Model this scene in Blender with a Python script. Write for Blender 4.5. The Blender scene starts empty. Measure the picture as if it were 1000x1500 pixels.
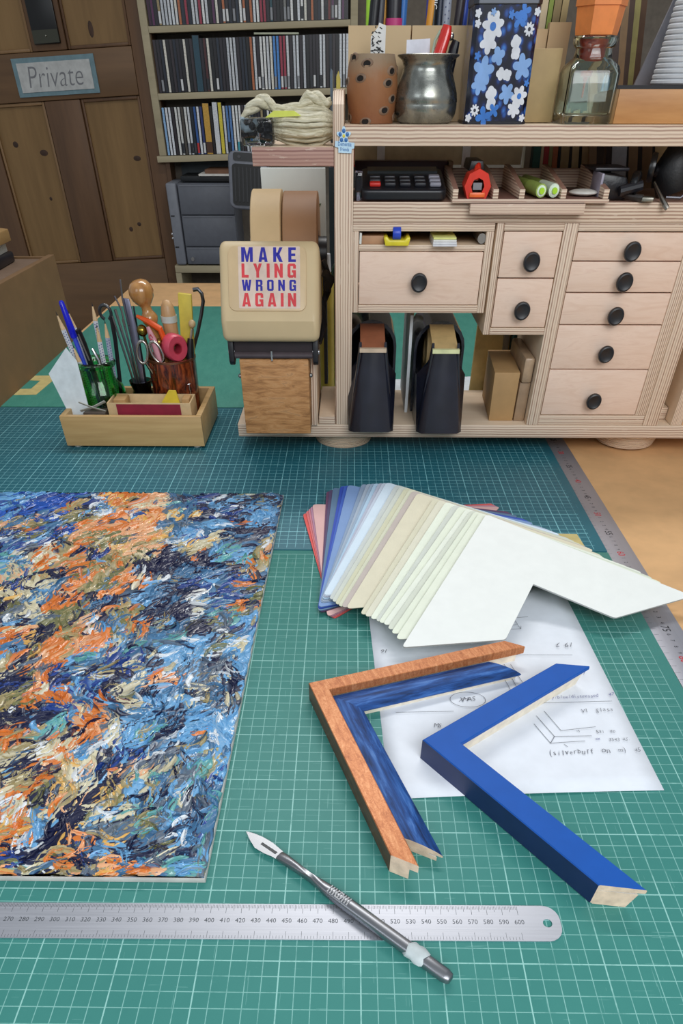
import bpy, bmesh, math, random
from mathutils import Vector, Matrix
from math import sin, cos, pi, radians
sc = bpy.context.scene
COL = sc.collection
U = 0.01                                   # all measures below are centimetres; the scene is in metres
# ------------------------------------------------------------------ camera
cam_d = bpy.data.cameras.new('camera'); cam = bpy.data.objects.new('camera', cam_d); COL.objects.link(cam)
cam_d.sensor_fit = 'VERTICAL'; cam_d.sensor_height = 36.0
cam_d.lens = 36.0*943.978/1500.0
cam_d.shift_y = (1103.0855-750.0)/1500.0
cam_d.clip_start = 0.02; cam_d.clip_end = 50
PITCH, YAW = 0.7996, -0.0122
cam.location = (4.0474*U, -18.4666*U, 37.4747*U)
cam.rotation_euler = (pi/2-PITCH, 0, -YAW)
sc.camera = cam
# ------------------------------------------------------------------ world, lights, exposure
w = bpy.data.worlds.new('room_light'); sc.world = w; w.use_nodes = True
w.node_tree.nodes['Background'].inputs[0].default_value = (0.86, 0.93, 1.0, 1)
w.node_tree.nodes['Background'].inputs[1].default_value = 0.34
def area(name, loc, target, sx, sy, power, color=(1,1,1)):
    d = bpy.data.lights.new(name, 'AREA'); d.shape = 'RECTANGLE'; d.size = sx; d.size_y = sy; d.energy = power; d.color = color
    o = bpy.data.objects.new(name, d); COL.objects.link(o); o.location = loc
    o.rotation_euler = (Vector(target)-Vector(loc)).to_track_quat('-Z', 'Y').to_euler()
    return o
area('ceiling_strip_light', (0.12, 1.50, 1.55), (0.12, 0.75, 0.0), 1.3, 0.14, 13.0, (1.0, 0.98, 0.95))
area('front_fill_light', (0.45, -1.0, 1.15), (0.12, 0.85, 0.12), 1.2, 0.8, 19.5, (0.95, 0.98, 1.0))  # unseen front fill, added to brighten the faces towards the camera
area('cool_side_light', (-1.2, -0.9, 1.1), (0.0, 0.6, 0.1), 0.8, 0.8, 4.0, (0.86, 0.93, 1.0))  # weak cool area light from the front left
sc.view_settings.view_transform = 'Standard'; sc.view_settings.look = 'None'
sc.view_settings.exposure = 0.12; sc.view_settings.gamma = 1.0; sc.view_settings.use_curve_mapping = False
random.seed(7)
# ------------------------------------------------------------------ materials
def srgb(c):
    if isinstance(c, str):
        c = [int(c[i:i+2], 16)/255 for i in (0, 2, 4)]
    return tuple((x/12.92 if x <= .04045 else ((x+.055)/1.055)**2.4) for x in c[:3])+(1,)
MATS = {}
class NT:
    def __init__(s, name):
        s.m = bpy.data.materials.new(name); s.m.use_nodes = True; s.t = s.m.node_tree
        s.b = s.t.nodes['Principled BSDF']
    def n(s, typ, **kw):
        nd = s.t.nodes.new('ShaderNode'+typ)
        for k, v in kw.items():
            if k[0] == 'i': nd.inputs[int(k[1:])].default_value = v
            else: setattr(nd, k, v)
        return nd
    def l(s, a, b): s.t.links.new(a, b); return b.node
    def math(s, op, a, b=None, c=None):
        nd = s.n('Math', operation=op)
        for i, v in enumerate((a, b, c)):
            if v is None: continue
            if isinstance(v, (int, float)): nd.inputs[i].default_value = v
            else: s.l(v, nd.inputs[i])
        return nd.outputs[0]
    def ramp(s, fac, stops):
        r = s.n('ValToRGB'); e = r.color_ramp.elements
        while len(e) < len(stops): e.new(0.5)
        for el, (p, c) in zip(e, stops): el.position = p; el.color = srgb(c) if not isinstance(c, tuple) or len(c) < 4 else c
        s.l(fac, r.inputs[0]); return r.outputs[0]
    def coords(s, scale=(1, 1, 1), loc=(0, 0, 0), rot=(0, 0, 0)):
        tc = s.n('TexCoord'); mp = s.n('Mapping'); s.l(tc.outputs['Object'], mp.inputs[0])
        mp.inputs['Scale'].default_value = scale; mp.inputs['Location'].default_value = loc; mp.inputs['Rotation'].default_value = rot
        return mp.outputs[0]
    def noise(s, vec, scale=5, detail=4, rough=.55, dist=0):
        nd = s.n('TexNoise'); s.l(vec, nd.inputs['Vector']); nd.inputs['Scale'].default_value = scale
        nd.inputs['Detail'].default_value = detail; nd.inputs['Roughness'].default_value = rough; nd.inputs['Distortion'].default_value = dist
        return nd.outputs[0]
    def mix(s, fac, a, b, mode='MIX'):
        nd = s.n('Mix', data_type='RGBA', blend_type=mode)
        for i, v in ((0, fac), (6, a), (7, b)):
            if isinstance(v, (int, float)): nd.inputs[i].default_value = v
            elif isinstance(v, (str, tuple)): nd.inputs[i].default_value = srgb(v) if not (isinstance(v, tuple) and len(v) == 4) else v
            else: s.l(v, nd.inputs[i])
        return nd.outputs[2]
    def bump(s, h, strength=.2, dist=.002):
        b = s.n('Bump'); b.inputs['Strength'].default_value = strength; b.inputs['Distance'].default_value = dist
        s.l(h, b.inputs['Height']); s.l(b.outputs[0], s.b.inputs['Normal'])
    def col(s, out): s.l(out, s.b.inputs['Base Color'])
    def set(s, rough=.5, metal=0, spec=None, coat=0, trans=0, ior=None, alpha=None, sheen=0):
        s.b.inputs['Roughness'].default_value = rough; s.b.inputs['Metallic'].default_value = metal
        if spec is not None: s.b.inputs['Specular IOR Level'].default_value = spec
        if coat: s.b.inputs['Coat Weight'].default_value = coat; s.b.inputs['Coat Roughness'].default_value = .08
        if trans: s.b.inputs['Transmission Weight'].default_value = trans
        if ior: s.b.inputs['IOR'].default_value = ior
        if sheen: s.b.inputs['Sheen Weight'].default_value = sheen
        return s.m
def plain(hexc, rough=.5, metal=0, var=.06, scale=60, bump=0, coat=0, spec=None):
    key = ('p', hexc, rough, metal, var, scale, bump, coat, spec)
    if key in MATS: return MATS[key]
    t = NT('finish_'+hexc); v = t.coords()
    nz = t.noise(v, scale, 3)
    c = srgb(hexc)
    lo = tuple(max(0, x*(1-var*2)) for x in c[:3])+(1,); hi = tuple(min(1, x*(1+var*2)) for x in c[:3])+(1,)
    t.col(t.ramp(nz, [(.3, lo), (.7, hi)]))
    if bump: t.bump(t.noise(v, scale*6, 4), bump, .0006)
    MATS[key] = t.set(rough, metal, coat=coat, spec=spec); return MATS[key]
def wood(name, c1, c2, axis='x', scale=40, rough=.5, stretch=14, bump=.15, knots=False, dark=None, coat=0):
    key = ('w', name)
    if key in MATS: return MATS[key]
    t = NT(name); sx = [1.0]*3; sx['xyz'.index(axis)] = 1/stretch
    v = t.coords(scale=tuple(sx))
    n1 = t.noise(v, scale, 5, .6, .6)
    n2 = t.noise(v, scale*6, 3, .6)
    f = t.math('ADD', t.math('MULTIPLY', n1, .7), t.math('MULTIPLY', n2, .3))
    c = t.ramp(f, [(.33, c1), (.62, c2)])
    if dark:
        n3 = t.noise(t.coords(scale=tuple(x*.9 for x in sx)), scale*.25, 3)
        c = t.mix(t.math('MULTIPLY', t.math('GREATER_THAN', n3, .56), .35), c, dark)
    if knots:
        vo = t.n('TexVoronoi'); vo.inputs['Scale'].default_value = 4.2
        sk = [1.6]*3; sk['xyz'.index(axis)] = .8
        t.l(t.coords(scale=tuple(sk)), vo.inputs['Vector'])
        k = t.ramp(vo.outputs['Distance'], [(.0, (1,1,1,1)), (.075, (1,1,1,1)), (.13, (0,0,0,1))])
        c = t.mix(t.math('MULTIPLY', k, .75), c, '3a2214')
    t.col(c); t.bump(f, bump, .001)
    MATS[key] = t.set(rough, coat=coat); return MATS[key]
def ply(axis, pitch=.32, face=('dcc2a6', 'e6d0b6'), lay=('e2ccb5', '98735f'), name=None, ph=0.0):
    """birch plywood: veneer on the broad faces, laminations on every edge; axis is the thickness direction"""
    key = ('ply', axis, pitch, face, lay, ph)
    if key in MATS: return MATS[key]
    t = NT('birch_plywood'); tc = t.n('TexCoord'); sp = t.n('SeparateXYZ'); t.l(tc.outputs['Object'], sp.inputs[0])
    i = 'xyz'.index(axis)
    x = t.math('ADD', t.math('MULTIPLY', sp.outputs[i], 100/pitch), ph)
    wob = t.math('MULTIPLY', t.noise(t.coords(), 26, 2), .5)
    fr = t.math('FRACT', t.math('ADD', x, wob))
    layer = t.math('FLOOR', t.math('ADD', x, wob))
    wn = t.n('TexWhiteNoise', noise_dimensions='1D'); t.l(layer, wn.inputs['W'])
    dk = t.ramp(fr, [(.0, (0,0,0,1)), (.42, (0,0,0,1)), (.58, (1,1,1,1)), (.9, (1,1,1,1)), (1.0, (0,0,0,1))])
    st = [1]*3; st[i] = 8.0
    nz = t.noise(t.coords(scale=tuple(st)), 55, 3)
    dk = t.math('MULTIPLY', dk, t.math('ADD', .35, t.math('MULTIPLY', wn.outputs[0], .6)))
    edge = t.mix(dk, lay[0], lay[1]); edge = t.mix(t.math('MULTIPLY', t.math('GREATER_THAN', nz, .66), .3), edge, 'ead9c6')
    g = t.n('NewGeometry'); vt = t.n('VectorTransform', vector_type='NORMAL', convert_from='WORLD', convert_to='OBJECT')
    t.l(g.outputs['Normal'], vt.inputs[0]); sn = t.n('SeparateXYZ'); t.l(vt.outputs[0], sn.inputs[0])
    isf = t.math('GREATER_THAN', t.math('ABSOLUTE', sn.outputs[i]), .8)
    gv = [14]*3; gv[0 if axis != 'x' else 1] = 2.2
    fc = t.ramp(t.noise(t.coords(scale=tuple(gv)), 3.5, 5, .6), [(.3, face[0]), (.7, face[1])])
    t.col(t.mix(isf, edge, fc)); t.bump(dk, .12, .0004)
    MATS[key] = t.set(.55); return MATS[key]
def metal(hexc, rough=.3, brushed=None):
    key = ('m', hexc, rough, brushed)
    if key in MATS: return MATS[key]
    t = NT('metal_'+hexc); sc_ = [1, 1, 1]
    if brushed: sc_ = [60, 60, 60]; sc_['xyz'.index(brushed)] = 1
    nz = t.noise(t.coords(scale=tuple(sc_)), 12, 4)
    t.col(t.mix(nz, hexc, tuple(min(1, x*1.25) for x in srgb(hexc)[:3])+(1,)))
    t.l(t.math('ADD', rough-.08, t.math('MULTIPLY', nz, .2)), t.b.inputs['Roughness'])
    t.bump(nz, .05, .0005)
    t.set(rough, 1.0); t.l(t.math('ADD', rough-.08, t.math('MULTIPLY', nz, .2)), t.b.inputs['Roughness'])
    MATS[key] = t.m; return t.m
def glass(hexc, rough=.02, ior=1.45, key2=None):
    key = ('g', hexc)
    if key in MATS: return MATS[key]
    t = NT('glass_'+hexc); nz = t.noise(t.coords(), 30, 2)
    t.col(t.mix(t.math('MULTIPLY', nz, .15), hexc, 'ffffff')); t.bump(nz, .08, .001)
    MATS[key] = t.set(rough, trans=1.0, ior=ior); return MATS[key]
def vcol(name='paint', rough=.35, coat=.3):
    t = NT(name); a = t.n('VertexColor', layer_name='Col'); t.col(a.outputs[0])
    t.bump(t.noise(t.coords(scale=(1, 1, 1)), 420, 3), .25, .0012); return t.set(rough, coat=coat)
def grid_mat(name, base, base2, line, xo, yo, xmin, xmax, ymin, ymax, lw=.055, bw=.085, strength=.75, rough=.5):
    t = NT(name); tc = t.n('TexCoord'); sp = t.n('SeparateXYZ'); t.l(tc.outputs['Object'], sp.inputs[0])
    def d(out, off, per):
        a = t.math('DIVIDE', t.math('ADD', t.math('MULTIPLY', out, 100), -off), per)
        f = t.math('FRACT', t.math('ADD', a, .5))
        return t.math('MULTIPLY', t.math('ABSOLUTE', t.math('ADD', f, -.5)), per)
    ms = []
    for k, off in ((0, xo), (1, yo)):
        fine = t.math('MULTIPLY', t.math('LESS_THAN', d(sp.outputs[k], off, 1.0), lw/2), .72)
        bold = t.math('LESS_THAN', d(sp.outputs[k], off, 5.0), bw/2)
        ms.append(t.math('MAXIMUM', fine, bold))
    m = t.math('MAXIMUM', *ms)
    for k, lo, hi in ((0, xmin, xmax), (1, ymin, ymax)):
        m = t.math('MULTIPLY', m, t.math('GREATER_THAN', sp.outputs[k], lo*U-.0004)); m = t.math('MULTIPLY', m, t.math('LESS_THAN', sp.outputs[k], hi*U+.0004))
    wear = t.ramp(t.noise(t.coords(), 38, 5, .7), [(.36, (.35,.35,.35,1)), (.5, (1,1,1,1))])
    m = t.math('MULTIPLY', m, t.math('MULTIPLY', wear, strength))
    b = t.mix(t.noise(t.coords(), 16, 6, .65), base, base2)
    # fine cut marks
    for sx, sy, rot in ((1, 30, .5), (30, 1, .2), (1, 34, -.9)):
        cut = t.noise(t.coords(scale=(sx, sy, 1), rot=(0, 0, rot)), 22, 2, .5)
        b = t.mix(t.math('MULTIPLY', t.math('GREATER_THAN', cut, .72), .22), b, line)
    t.col(t.mix(m, b, line)); t.bump(t.noise(t.coords(), 900, 2), .12, .0004)
    return t.set(rough)
# ------------------------------------------------------------------ mesh building
ORG = {}                                                   # world matrix (in cm) of every thing and part frame
class MB:
    def __init__(s): s.v = []; s.f = []; s.mi = []; s.col = []
    def add(s, vs, fs, mi=0):
        n = len(s.v); s.v += [Vector(p) for p in vs]; s.f += [tuple(i+n for i in f) for f in fs]; s.mi += [mi]*len(fs); return s
    def box(s, x0, x1, y0, y1, z0, z1, mi=0):
        return s.add([(x0,y0,z0),(x1,y0,z0),(x1,y1,z0),(x0,y1,z0),(x0,y0,z1),(x1,y0,z1),(x1,y1,z1),(x0,y1,z1)],
                     [(0,3,2,1),(4,5,6,7),(0,1,5,4),(1,2,6,5),(2,3,7,6),(3,0,4,7)], mi)
    def prism(s, poly, axis, t0, t1, mi=0, mic=None):
        n = len(poly)
        def P(a, b, t): return {'x': (t, a, b), 'y': (a, t, b), 'z': (a, b, t)}[axis]
        vs = [P(a, b, t0) for a, b in poly]+[P(a, b, t1) for a, b in poly]
        s.add(vs, [(i, (i+1) % n, n+(i+1) % n, n+i) for i in range(n)], mi)
        k = len(s.v)-2*n
        s.f += [tuple(range(k, k+n)), tuple(range(k+2*n-1, k+n-1, -1))]; s.mi += [mi if mic is None else mic]*2
        return s
    def rings(s, rs, cap=True, mi=0, closed=False):
        n = len(rs[0]); k = len(s.v)
        for r in rs: s.v += [Vector(p) for p in r]
        m = len(rs)
        for j in range(m if closed else m-1):
            for i in range(n):
                a = k+j*n+i; b = k+j*n+(i+1) % n; c = k+((j+1) % m)*n+(i+1) % n; d = k+((j+1) % m)*n+i
                s.f.append((a, b, c, d)); s.mi.append(mi)
        if cap and not closed:
            s.f.append(tuple(range(k+n-1, k-1, -1))); s.f.append(tuple(range(k+(m-1)*n, k+m*n))); s.mi += [mi, mi]
        return s
    def tube(s, pts, r, n=8, mi=0, cap=True, closed=False, flat=1.0):
        pts = [Vector(p) for p in pts]; rs = r if isinstance(r, (list, tuple)) else [r]*len(pts); out = []
        up = None
        for i, p in enumerate(pts):
            a = pts[i-1] if i > 0 else (pts[-1] if closed else p); b = pts[i+1] if i < len(pts)-1 else (pts[0] if closed else p)
            d = (b-a).normalized() if (b-a).length > 1e-9 else Vector((0, 0, 1))
            if up is None: up = d.orthogonal().normalized()
            up = (up-d*up.dot(d)); up = up.normalized() if up.length > 1e-6 else d.orthogonal().normalized()
            sd = d.cross(up)
            out.append([p+(up*cos(2*pi*k/n)*flat+sd*sin(2*pi*k/n))*rs[i] for k in range(n)])
        return s.rings(out, cap, mi, closed)
    def lathe(s, prof, c=(0, 0, 0), n=28, mi=0, axis='z', cap=False, sq=1.0):
        rs = []
        for r, h in prof:
            ring = []
            for k in range(n):
                a = 2*pi*k/n; x, y = r*cos(a), r*sin(a)*sq
                p = {'z': (x, y, h), 'x': (h, x, y), 'y': (x, h, y)}[axis]
                ring.append((p[0]+c[0], p[1]+c[1], p[2]+c[2]))
            rs.append(ring)
        return s.rings(rs, cap, mi)
    def ball(s, c, r, n=14, mi=0, sc_=(1, 1, 1)):
        m = n//2; prof = [(max(1e-3, r*sin(pi*i/m)), -r*cos(pi*i/m)) for i in range(m+1)]
        k = len(s.v); s.lathe(prof, (0, 0, 0), n, mi, cap=True)
        for i in range(k, len(s.v)):
            q = s.v[i]; s.v[i] = Vector((q.x*sc_[0]+c[0], q.y*sc_[1]+c[1], q.z*sc_[2]+c[2]))
        return s
    def xf(s, M, start=0):
        for i in range(start, len(s.v)): s.v[i] = M @ s.v[i]
        return s
    def build(s, name, mat=None, parent=None, label=None, cat=None, group=None, kind=None, bevel=0, segs=2, smooth=35, local=False, origin=None, bang=30, cols=None):
        M = ORG.get(parent.name, Matrix()) if parent else None
        vs = s.v
        if parent is not None:
            if not local: Mi = M.inverted(); vs = [Mi @ p for p in vs]
            loc = Vector((0, 0, 0))
        else:
            if origin is None:
                xs = [p.x for p in vs]; ys = [p.y for p in vs]; zs = [p.z for p in vs]
                origin = ((min(xs)+max(xs))/2, (min(ys)+max(ys))/2, min(zs))
            loc = Vector(origin); vs = [p-loc for p in vs]
        me = bpy.data.meshes.new(name)
        me.from_pydata([tuple(p*U) for p in vs], [], s.f)
        mats = mat if isinstance(mat, (list, tuple)) else [mat]
        for m in mats: me.materials.append(m)
        me.polygons.foreach_set('material_index', s.mi)
        if cols:
            ca = me.color_attributes.new('Col', 'FLOAT_COLOR', 'POINT'); ca.data.foreach_set('color', [c for q in cols for c in q])
        bm = bmesh.new(); bm.from_mesh(me)
        if cols is None: bmesh.ops.recalc_face_normals(bm, faces=bm.faces)
        if bevel:
            es = [e for e in bm.edges if len(e.link_faces) == 2 and e.calc_face_angle(0) > radians(bang)]
            bmesh.ops.bevel(bm, geom=es, offset=bevel*U, segments=segs, profile=.5, affect='EDGES', clamp_overlap=True)
        bm.to_mesh(me); bm.free()
        if smooth:
            me.polygons.foreach_set('use_smooth', [True]*len(me.polygons)); me.set_sharp_from_angle(angle=radians(smooth))
        o = bpy.data.objects.new(name, me); COL.objects.link(o)
        if parent is not None: o.parent = parent; ORG[o.name] = M.copy()
        else: o.location = loc*U; ORG[o.name] = Matrix.Translation(loc)
        for k, v in (('label', label), ('category', cat), ('group', group), ('kind', kind)):
            if v: o[k] = v
        return o
def thing(name, label, cat, loc=(0, 0, 0), rot=(0, 0, 0), group=None):
    from mathutils import Euler
    o = bpy.data.objects.new(name, None); COL.objects.link(o); o.empty_display_size = .01
    o.location = Vector(loc)*U; o.rotation_euler = rot; o['label'] = label; o['category'] = cat
    if group: o['group'] = group
    ORG[o.name] = Matrix.Translation(Vector(loc)) @ Euler(rot).to_matrix().to_4x4()
    return o
TXT = {}
def text_geo(s, offset=0, res=2):
    k = (s, offset)
    if k not in TXT:
        cu = bpy.data.curves.new('t', 'FONT'); cu.body = s; cu.size = 1; cu.resolution_u = res; cu.offset = offset; cu.align_x = 'CENTER'; cu.align_y = 'CENTER'
        o = bpy.data.objects.new('t', cu); COL.objects.link(o)
        me = bpy.data.meshes.new_from_object(o.evaluated_get(bpy.context.evaluated_depsgraph_get()))
        TXT[k] = ([v.co.copy() for v in me.vertices], [tuple(p.vertices) for p in me.polygons])
        bpy.data.objects.remove(o); bpy.data.curves.remove(cu); bpy.data.meshes.remove(me)
    return TXT[k]
def add_text(mb, s, M, w=1.0, h=1.0, mi=0, offset=0, res=2, lift=0):
    """lettering lying in the local XY plane of M; h = glyph size, w = horizontal stretch"""
    vs, fs = text_geo(s, offset, res)
    if vs: mb.add([M @ Vector((v.x*h*w, v.y*h, lift)) for v in vs], fs, mi)
def frame(o, x, y):                                        # matrix with origin o and axes x, y (vectors)
    x = Vector(x).normalized(); z = x.cross(Vector(y)).normalized(); y = z.cross(x)
    M = Matrix.Identity(4)
    for i in range(3): M[i][0], M[i][1], M[i][2], M[i][3] = x[i], y[i], z[i], o[i]
    return M
def line_mb(mb, pts, wdt=.05, z=None, mi=0):               # a pen stroke lying flat
    pts = [Vector(p) for p in pts]
    for a, b in zip(pts, pts[1:]):
        d = (b-a).normalized(); n = Vector((-d.y, d.x, 0))*wdt/2
        mb.add([a-n, b-n, b+n, a+n], [(0, 1, 2, 3)], mi)
def arc(c, r, a0, a1, n=8):
    return [(c[0]+r*cos(a0+(a1-a0)*i/n), c[1]+r*sin(a0+(a1-a0)*i/n)) for i in range(n+1)]
# ================================================================== the setting
M_MDF = plain('d8ab78', .7, var=.05, scale=22, bump=.15)
MB().box(-56.5, 95, -60, 201.6, -2.6, -.3).build('workbench', M_MDF, label='large workbench top of brown board carrying the green cutting mats', cat='workbench')
MB().box(-190, 160, -150, 300, -91, -90).build('floor', plain('5b5148', .8), kind='structure')
MB().box(-190, 160, 290, 296, -90, 180).build('wall_back', plain('6d6459', .8), kind='structure')
# --- old pine door, sagging a little, so its rails rise towards the hinge side
SH = .045
def door_x(z, x_top=None): return z
M_D1 = wood('old_pine_panel', '75572f', '8f6e42', 'z', 9, .55, 10, .2, True, '4a3019')
M_D2 = wood('old_pine_rail', '60452b', '785838', 'x', 9, .55, 10, .2, False, '432814')
M_D3 = wood('old_pine_stile', '573c26', '6e4e32', 'z', 12, .55, 10, .2, False, '3d2413')
M_D4 = wood('old_pine_bead', '7a5b39', '92704a', 'z', 12, .5, 10, .1)
door = thing('door_1', 'brown panelled pine door behind the bench', 'door', (-95, 285, -90)); del door['category']; door['kind'] = 'structure'
def sheared(mb, x0=-65):
    for p in mb.v: p.z += SH*(p.x-x0)
    return mb
def dpart(name, m, *b, bevel=.25):
    mb = MB(); mb.box(*b); sheared(mb); return mb.build(name, m, door, bevel=bevel)
dpart('stile', M_D3, -66, -60.5, 283, 287, -89, 120)
dpart('stile', M_D3, -128, -117.2, 283, 287, -89, 120)
dpart('lock_rail', M_D2, -117.1, -66.1, 283, 287, 36.4, 47.3)
dpart('bottom_rail', M_D2, -117.1, -66.1, 283, 287, -36, -6.6)
dpart('middle_stile', M_D3, -97.9, -86, 283, 287, -6.5, 36.3)
dpart('middle_stile', M_D3, -97.7, -86.6, 283, 287, 47.4, 120)
for x0, x1, z0, z1 in ((-117, -98.2, -6.5, 36.3), (-85.8, -66.2, -6.5, 36.3), (-117, -97.9, 47.4, 120), (-86.4, -66.2, 47.4, 120)):
    dpart('panel', M_D1, x0, x1, 284.4, 286, z0, z1, bevel=0)
    for b in ((x0, x0+.8, 283.6, 284.4, z0, z1), (x1-.8, x1, 283.6, 284.4, z0, z1), (x0+.8, x1-.8, 283.6, 284.4, z0, z0+.8), (x0+.8, x1-.8, 283.6, 284.4, z1-.8, z1)):
        dpart('bead', M_D4 if x1 < -97 else M_D3, *b, bevel=.2)
for kx, kz, ka, kb in ((-111.6, 26.5, .9, .8), (-102.5, 24, 1.4, .8), (-70.5, 21.2, 1.3, .7), (-73.8, 3.6, .7, .6), (-77.1, 2.3, .7, .7), (-78.3, 51.4, .8, 1.8), (-104, 12, .5, .5)):
    mb = MB().lathe([(.01, 284.33), (ka*.55, 284.34), (ka, 284.39)], (0, 0, 0), 16, axis='y')
    mb.xf(Matrix.Translation((kx, 0, kz+SH*(kx+65))) @ Matrix.Diagonal((1, 1, kb/ka, 1))); mb.build('knot', plain('3c2413', .6, var=.2), door)
MB().box(-60.4, -59, 282, 290, -90, 130).build('trim_1', M_D3, kind='structure')
# --- Private sign
sg = thing('door_sign', 'white handwritten Private sign with a blue-grey border on the door', 'sign', (-92, 282.9, 36))
def sheared_rect(x0, x1, z0, z1, y0, y1):
    mb = MB(); mb.box(x0, x1, y0, y1, z0, z1)
    for p in mb.v: p.z += SH*(p.x+92)
    return mb
sheared_rect(-105.3, -78.6, 36.3, 45.0, 282.5, 282.9).build('border', plain('6f8a92', .6), sg)
sheared_rect(-103.9, -80.1, 37.3, 43.9, 282.3, 282.5).build('card', plain('bdbdba', .5), sg)
mb = MB(); Mx = Matrix(((1, .16, 0, -92), (0, 0, -1, 282.28), (SH, 1, 0, 40.4), (0, 0, 0, 1)))
add_text(mb, 'Private', Mx, .92, 7.2, offset=-.012, res=4); mb.build('lettering', plain('77777a', .5), sg)
# --- phone / dark latch plate on the upper door
ph = thing('door_latch', 'black rectangular latch plate above the Private sign', 'latch', (-92, 283, 47))
mb = MB(); mb.box(-96.3, -88, 281.8, 283, 47.6, 62); sheared(mb, -92); mb.build('plate', plain('0e0d0e', .35), ph, bevel=.2)
mb = MB(); mb.box(-96.2, -88.1, 281.7, 281.8, 47.8, 50.6); sheared(mb, -92); mb.build('lower_plate', metal('4a4a42', .5), ph)
MB().ball((-92, 281.6, 49.3), .25).build('screw', metal('aaa79a', .4), ph)

# ================================================================== shelving with discs, far left
M_SH = wood('pale_shelf_board', 'a3977a', 'b8ab8c', 'x', 14, .6, 8, .1)
sh = thing('disc_shelving', 'pale wooden wall shelving filled with disc cases beside the door', 'shelving', (-25, 288, -90))
SS = .022
def shp(name, x0, x1, z0, z1, y0=280, y1=293.5, m=None):
    mb = MB(); mb.box(x0, x1, y0, y1, z0, z1)
    for p in mb.v: p.z += SS*(p.x+59)
    mb.build(name, m or M_SH, sh, bevel=.1)
shp('upright', -61.6, -59.3, 21.9, 95); shp('upright', 3.2, 5.4, 21.9, 95)
shp('shelf_board', -59.25, 3.15, 49.8, 51.2); shp('shelf_board', -59.25, 3.15, 35.2, 36.7); shp('shelf_board', -62.6, 5.4, 20.2, 21.8)
shp('back_board', -59.25, 3.15, 21.9, 95, 293.6, 294, plain('17130f', .8))
WHT = ['d9dde2', 'cfd2d6', 'e4e4e2', 'c2c6cc', 'dcd8cc']; DRK = ['17141b', '221c27', '1a2233', '28212a', '121419', '2b1f22', '1f2a3a', '33292f']
CLR = [('blue', '3a63a8'), ('light blue', '7fa9d6'), ('purple', '5a2d55'), ('dark red', '6e2a26'), ('orange', 'b5683f'), ('grey', '7d7c78'), ('crimson', '9c2f45'), ('tan', '9d8a63'), ('teal', '1e4a55')]
spine_mats = {}
def disc_case(x, z, wd, ht, hexc, label, group, depth=13.6, foot=None, lean=0.0):
    o = MB()
    o.box(x, x+wd-.06, 280.75, 280.6+depth-.9, z, z+ht, 2)
    o.box(x+.14, x+wd-.24, 280.55, 280.74, z+.08, z+ht-.08)
    if foot: # coloured title strip low on the spine
        o.box(x+.15, x+wd-.25, 280.5, 280.545, z+.4, z+ht*.25, 1)
    if lean: o.xf(Matrix.Translation((x, 0, z)) @ Matrix.Rotation(lean, 4, 'Y') @ Matrix.Translation((-x, 0, -z)))
    return o.build('disc_case', [plain(hexc, .35, var=.1, scale=300), plain(foot or hexc, .4), plain('17161b', .25)], label=label, cat='disc case', group=group, smooth=0)
ordn = lambda n: str(n)+('th' if 10 <= n % 100 <= 20 else {1: 'st', 2: 'nd', 3: 'rd'}.get(n % 10, 'th'))
rows = [('top', 51.3, 11.6, -58.9, 2.9), ('middle', 36.8, 11.6, -58.7, 2.9), ('bottom', 21.9, 11.6, -58.9, -5.0)]
special = {('top', 0): 'purple', ('top', 1): 'purple'}
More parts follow.
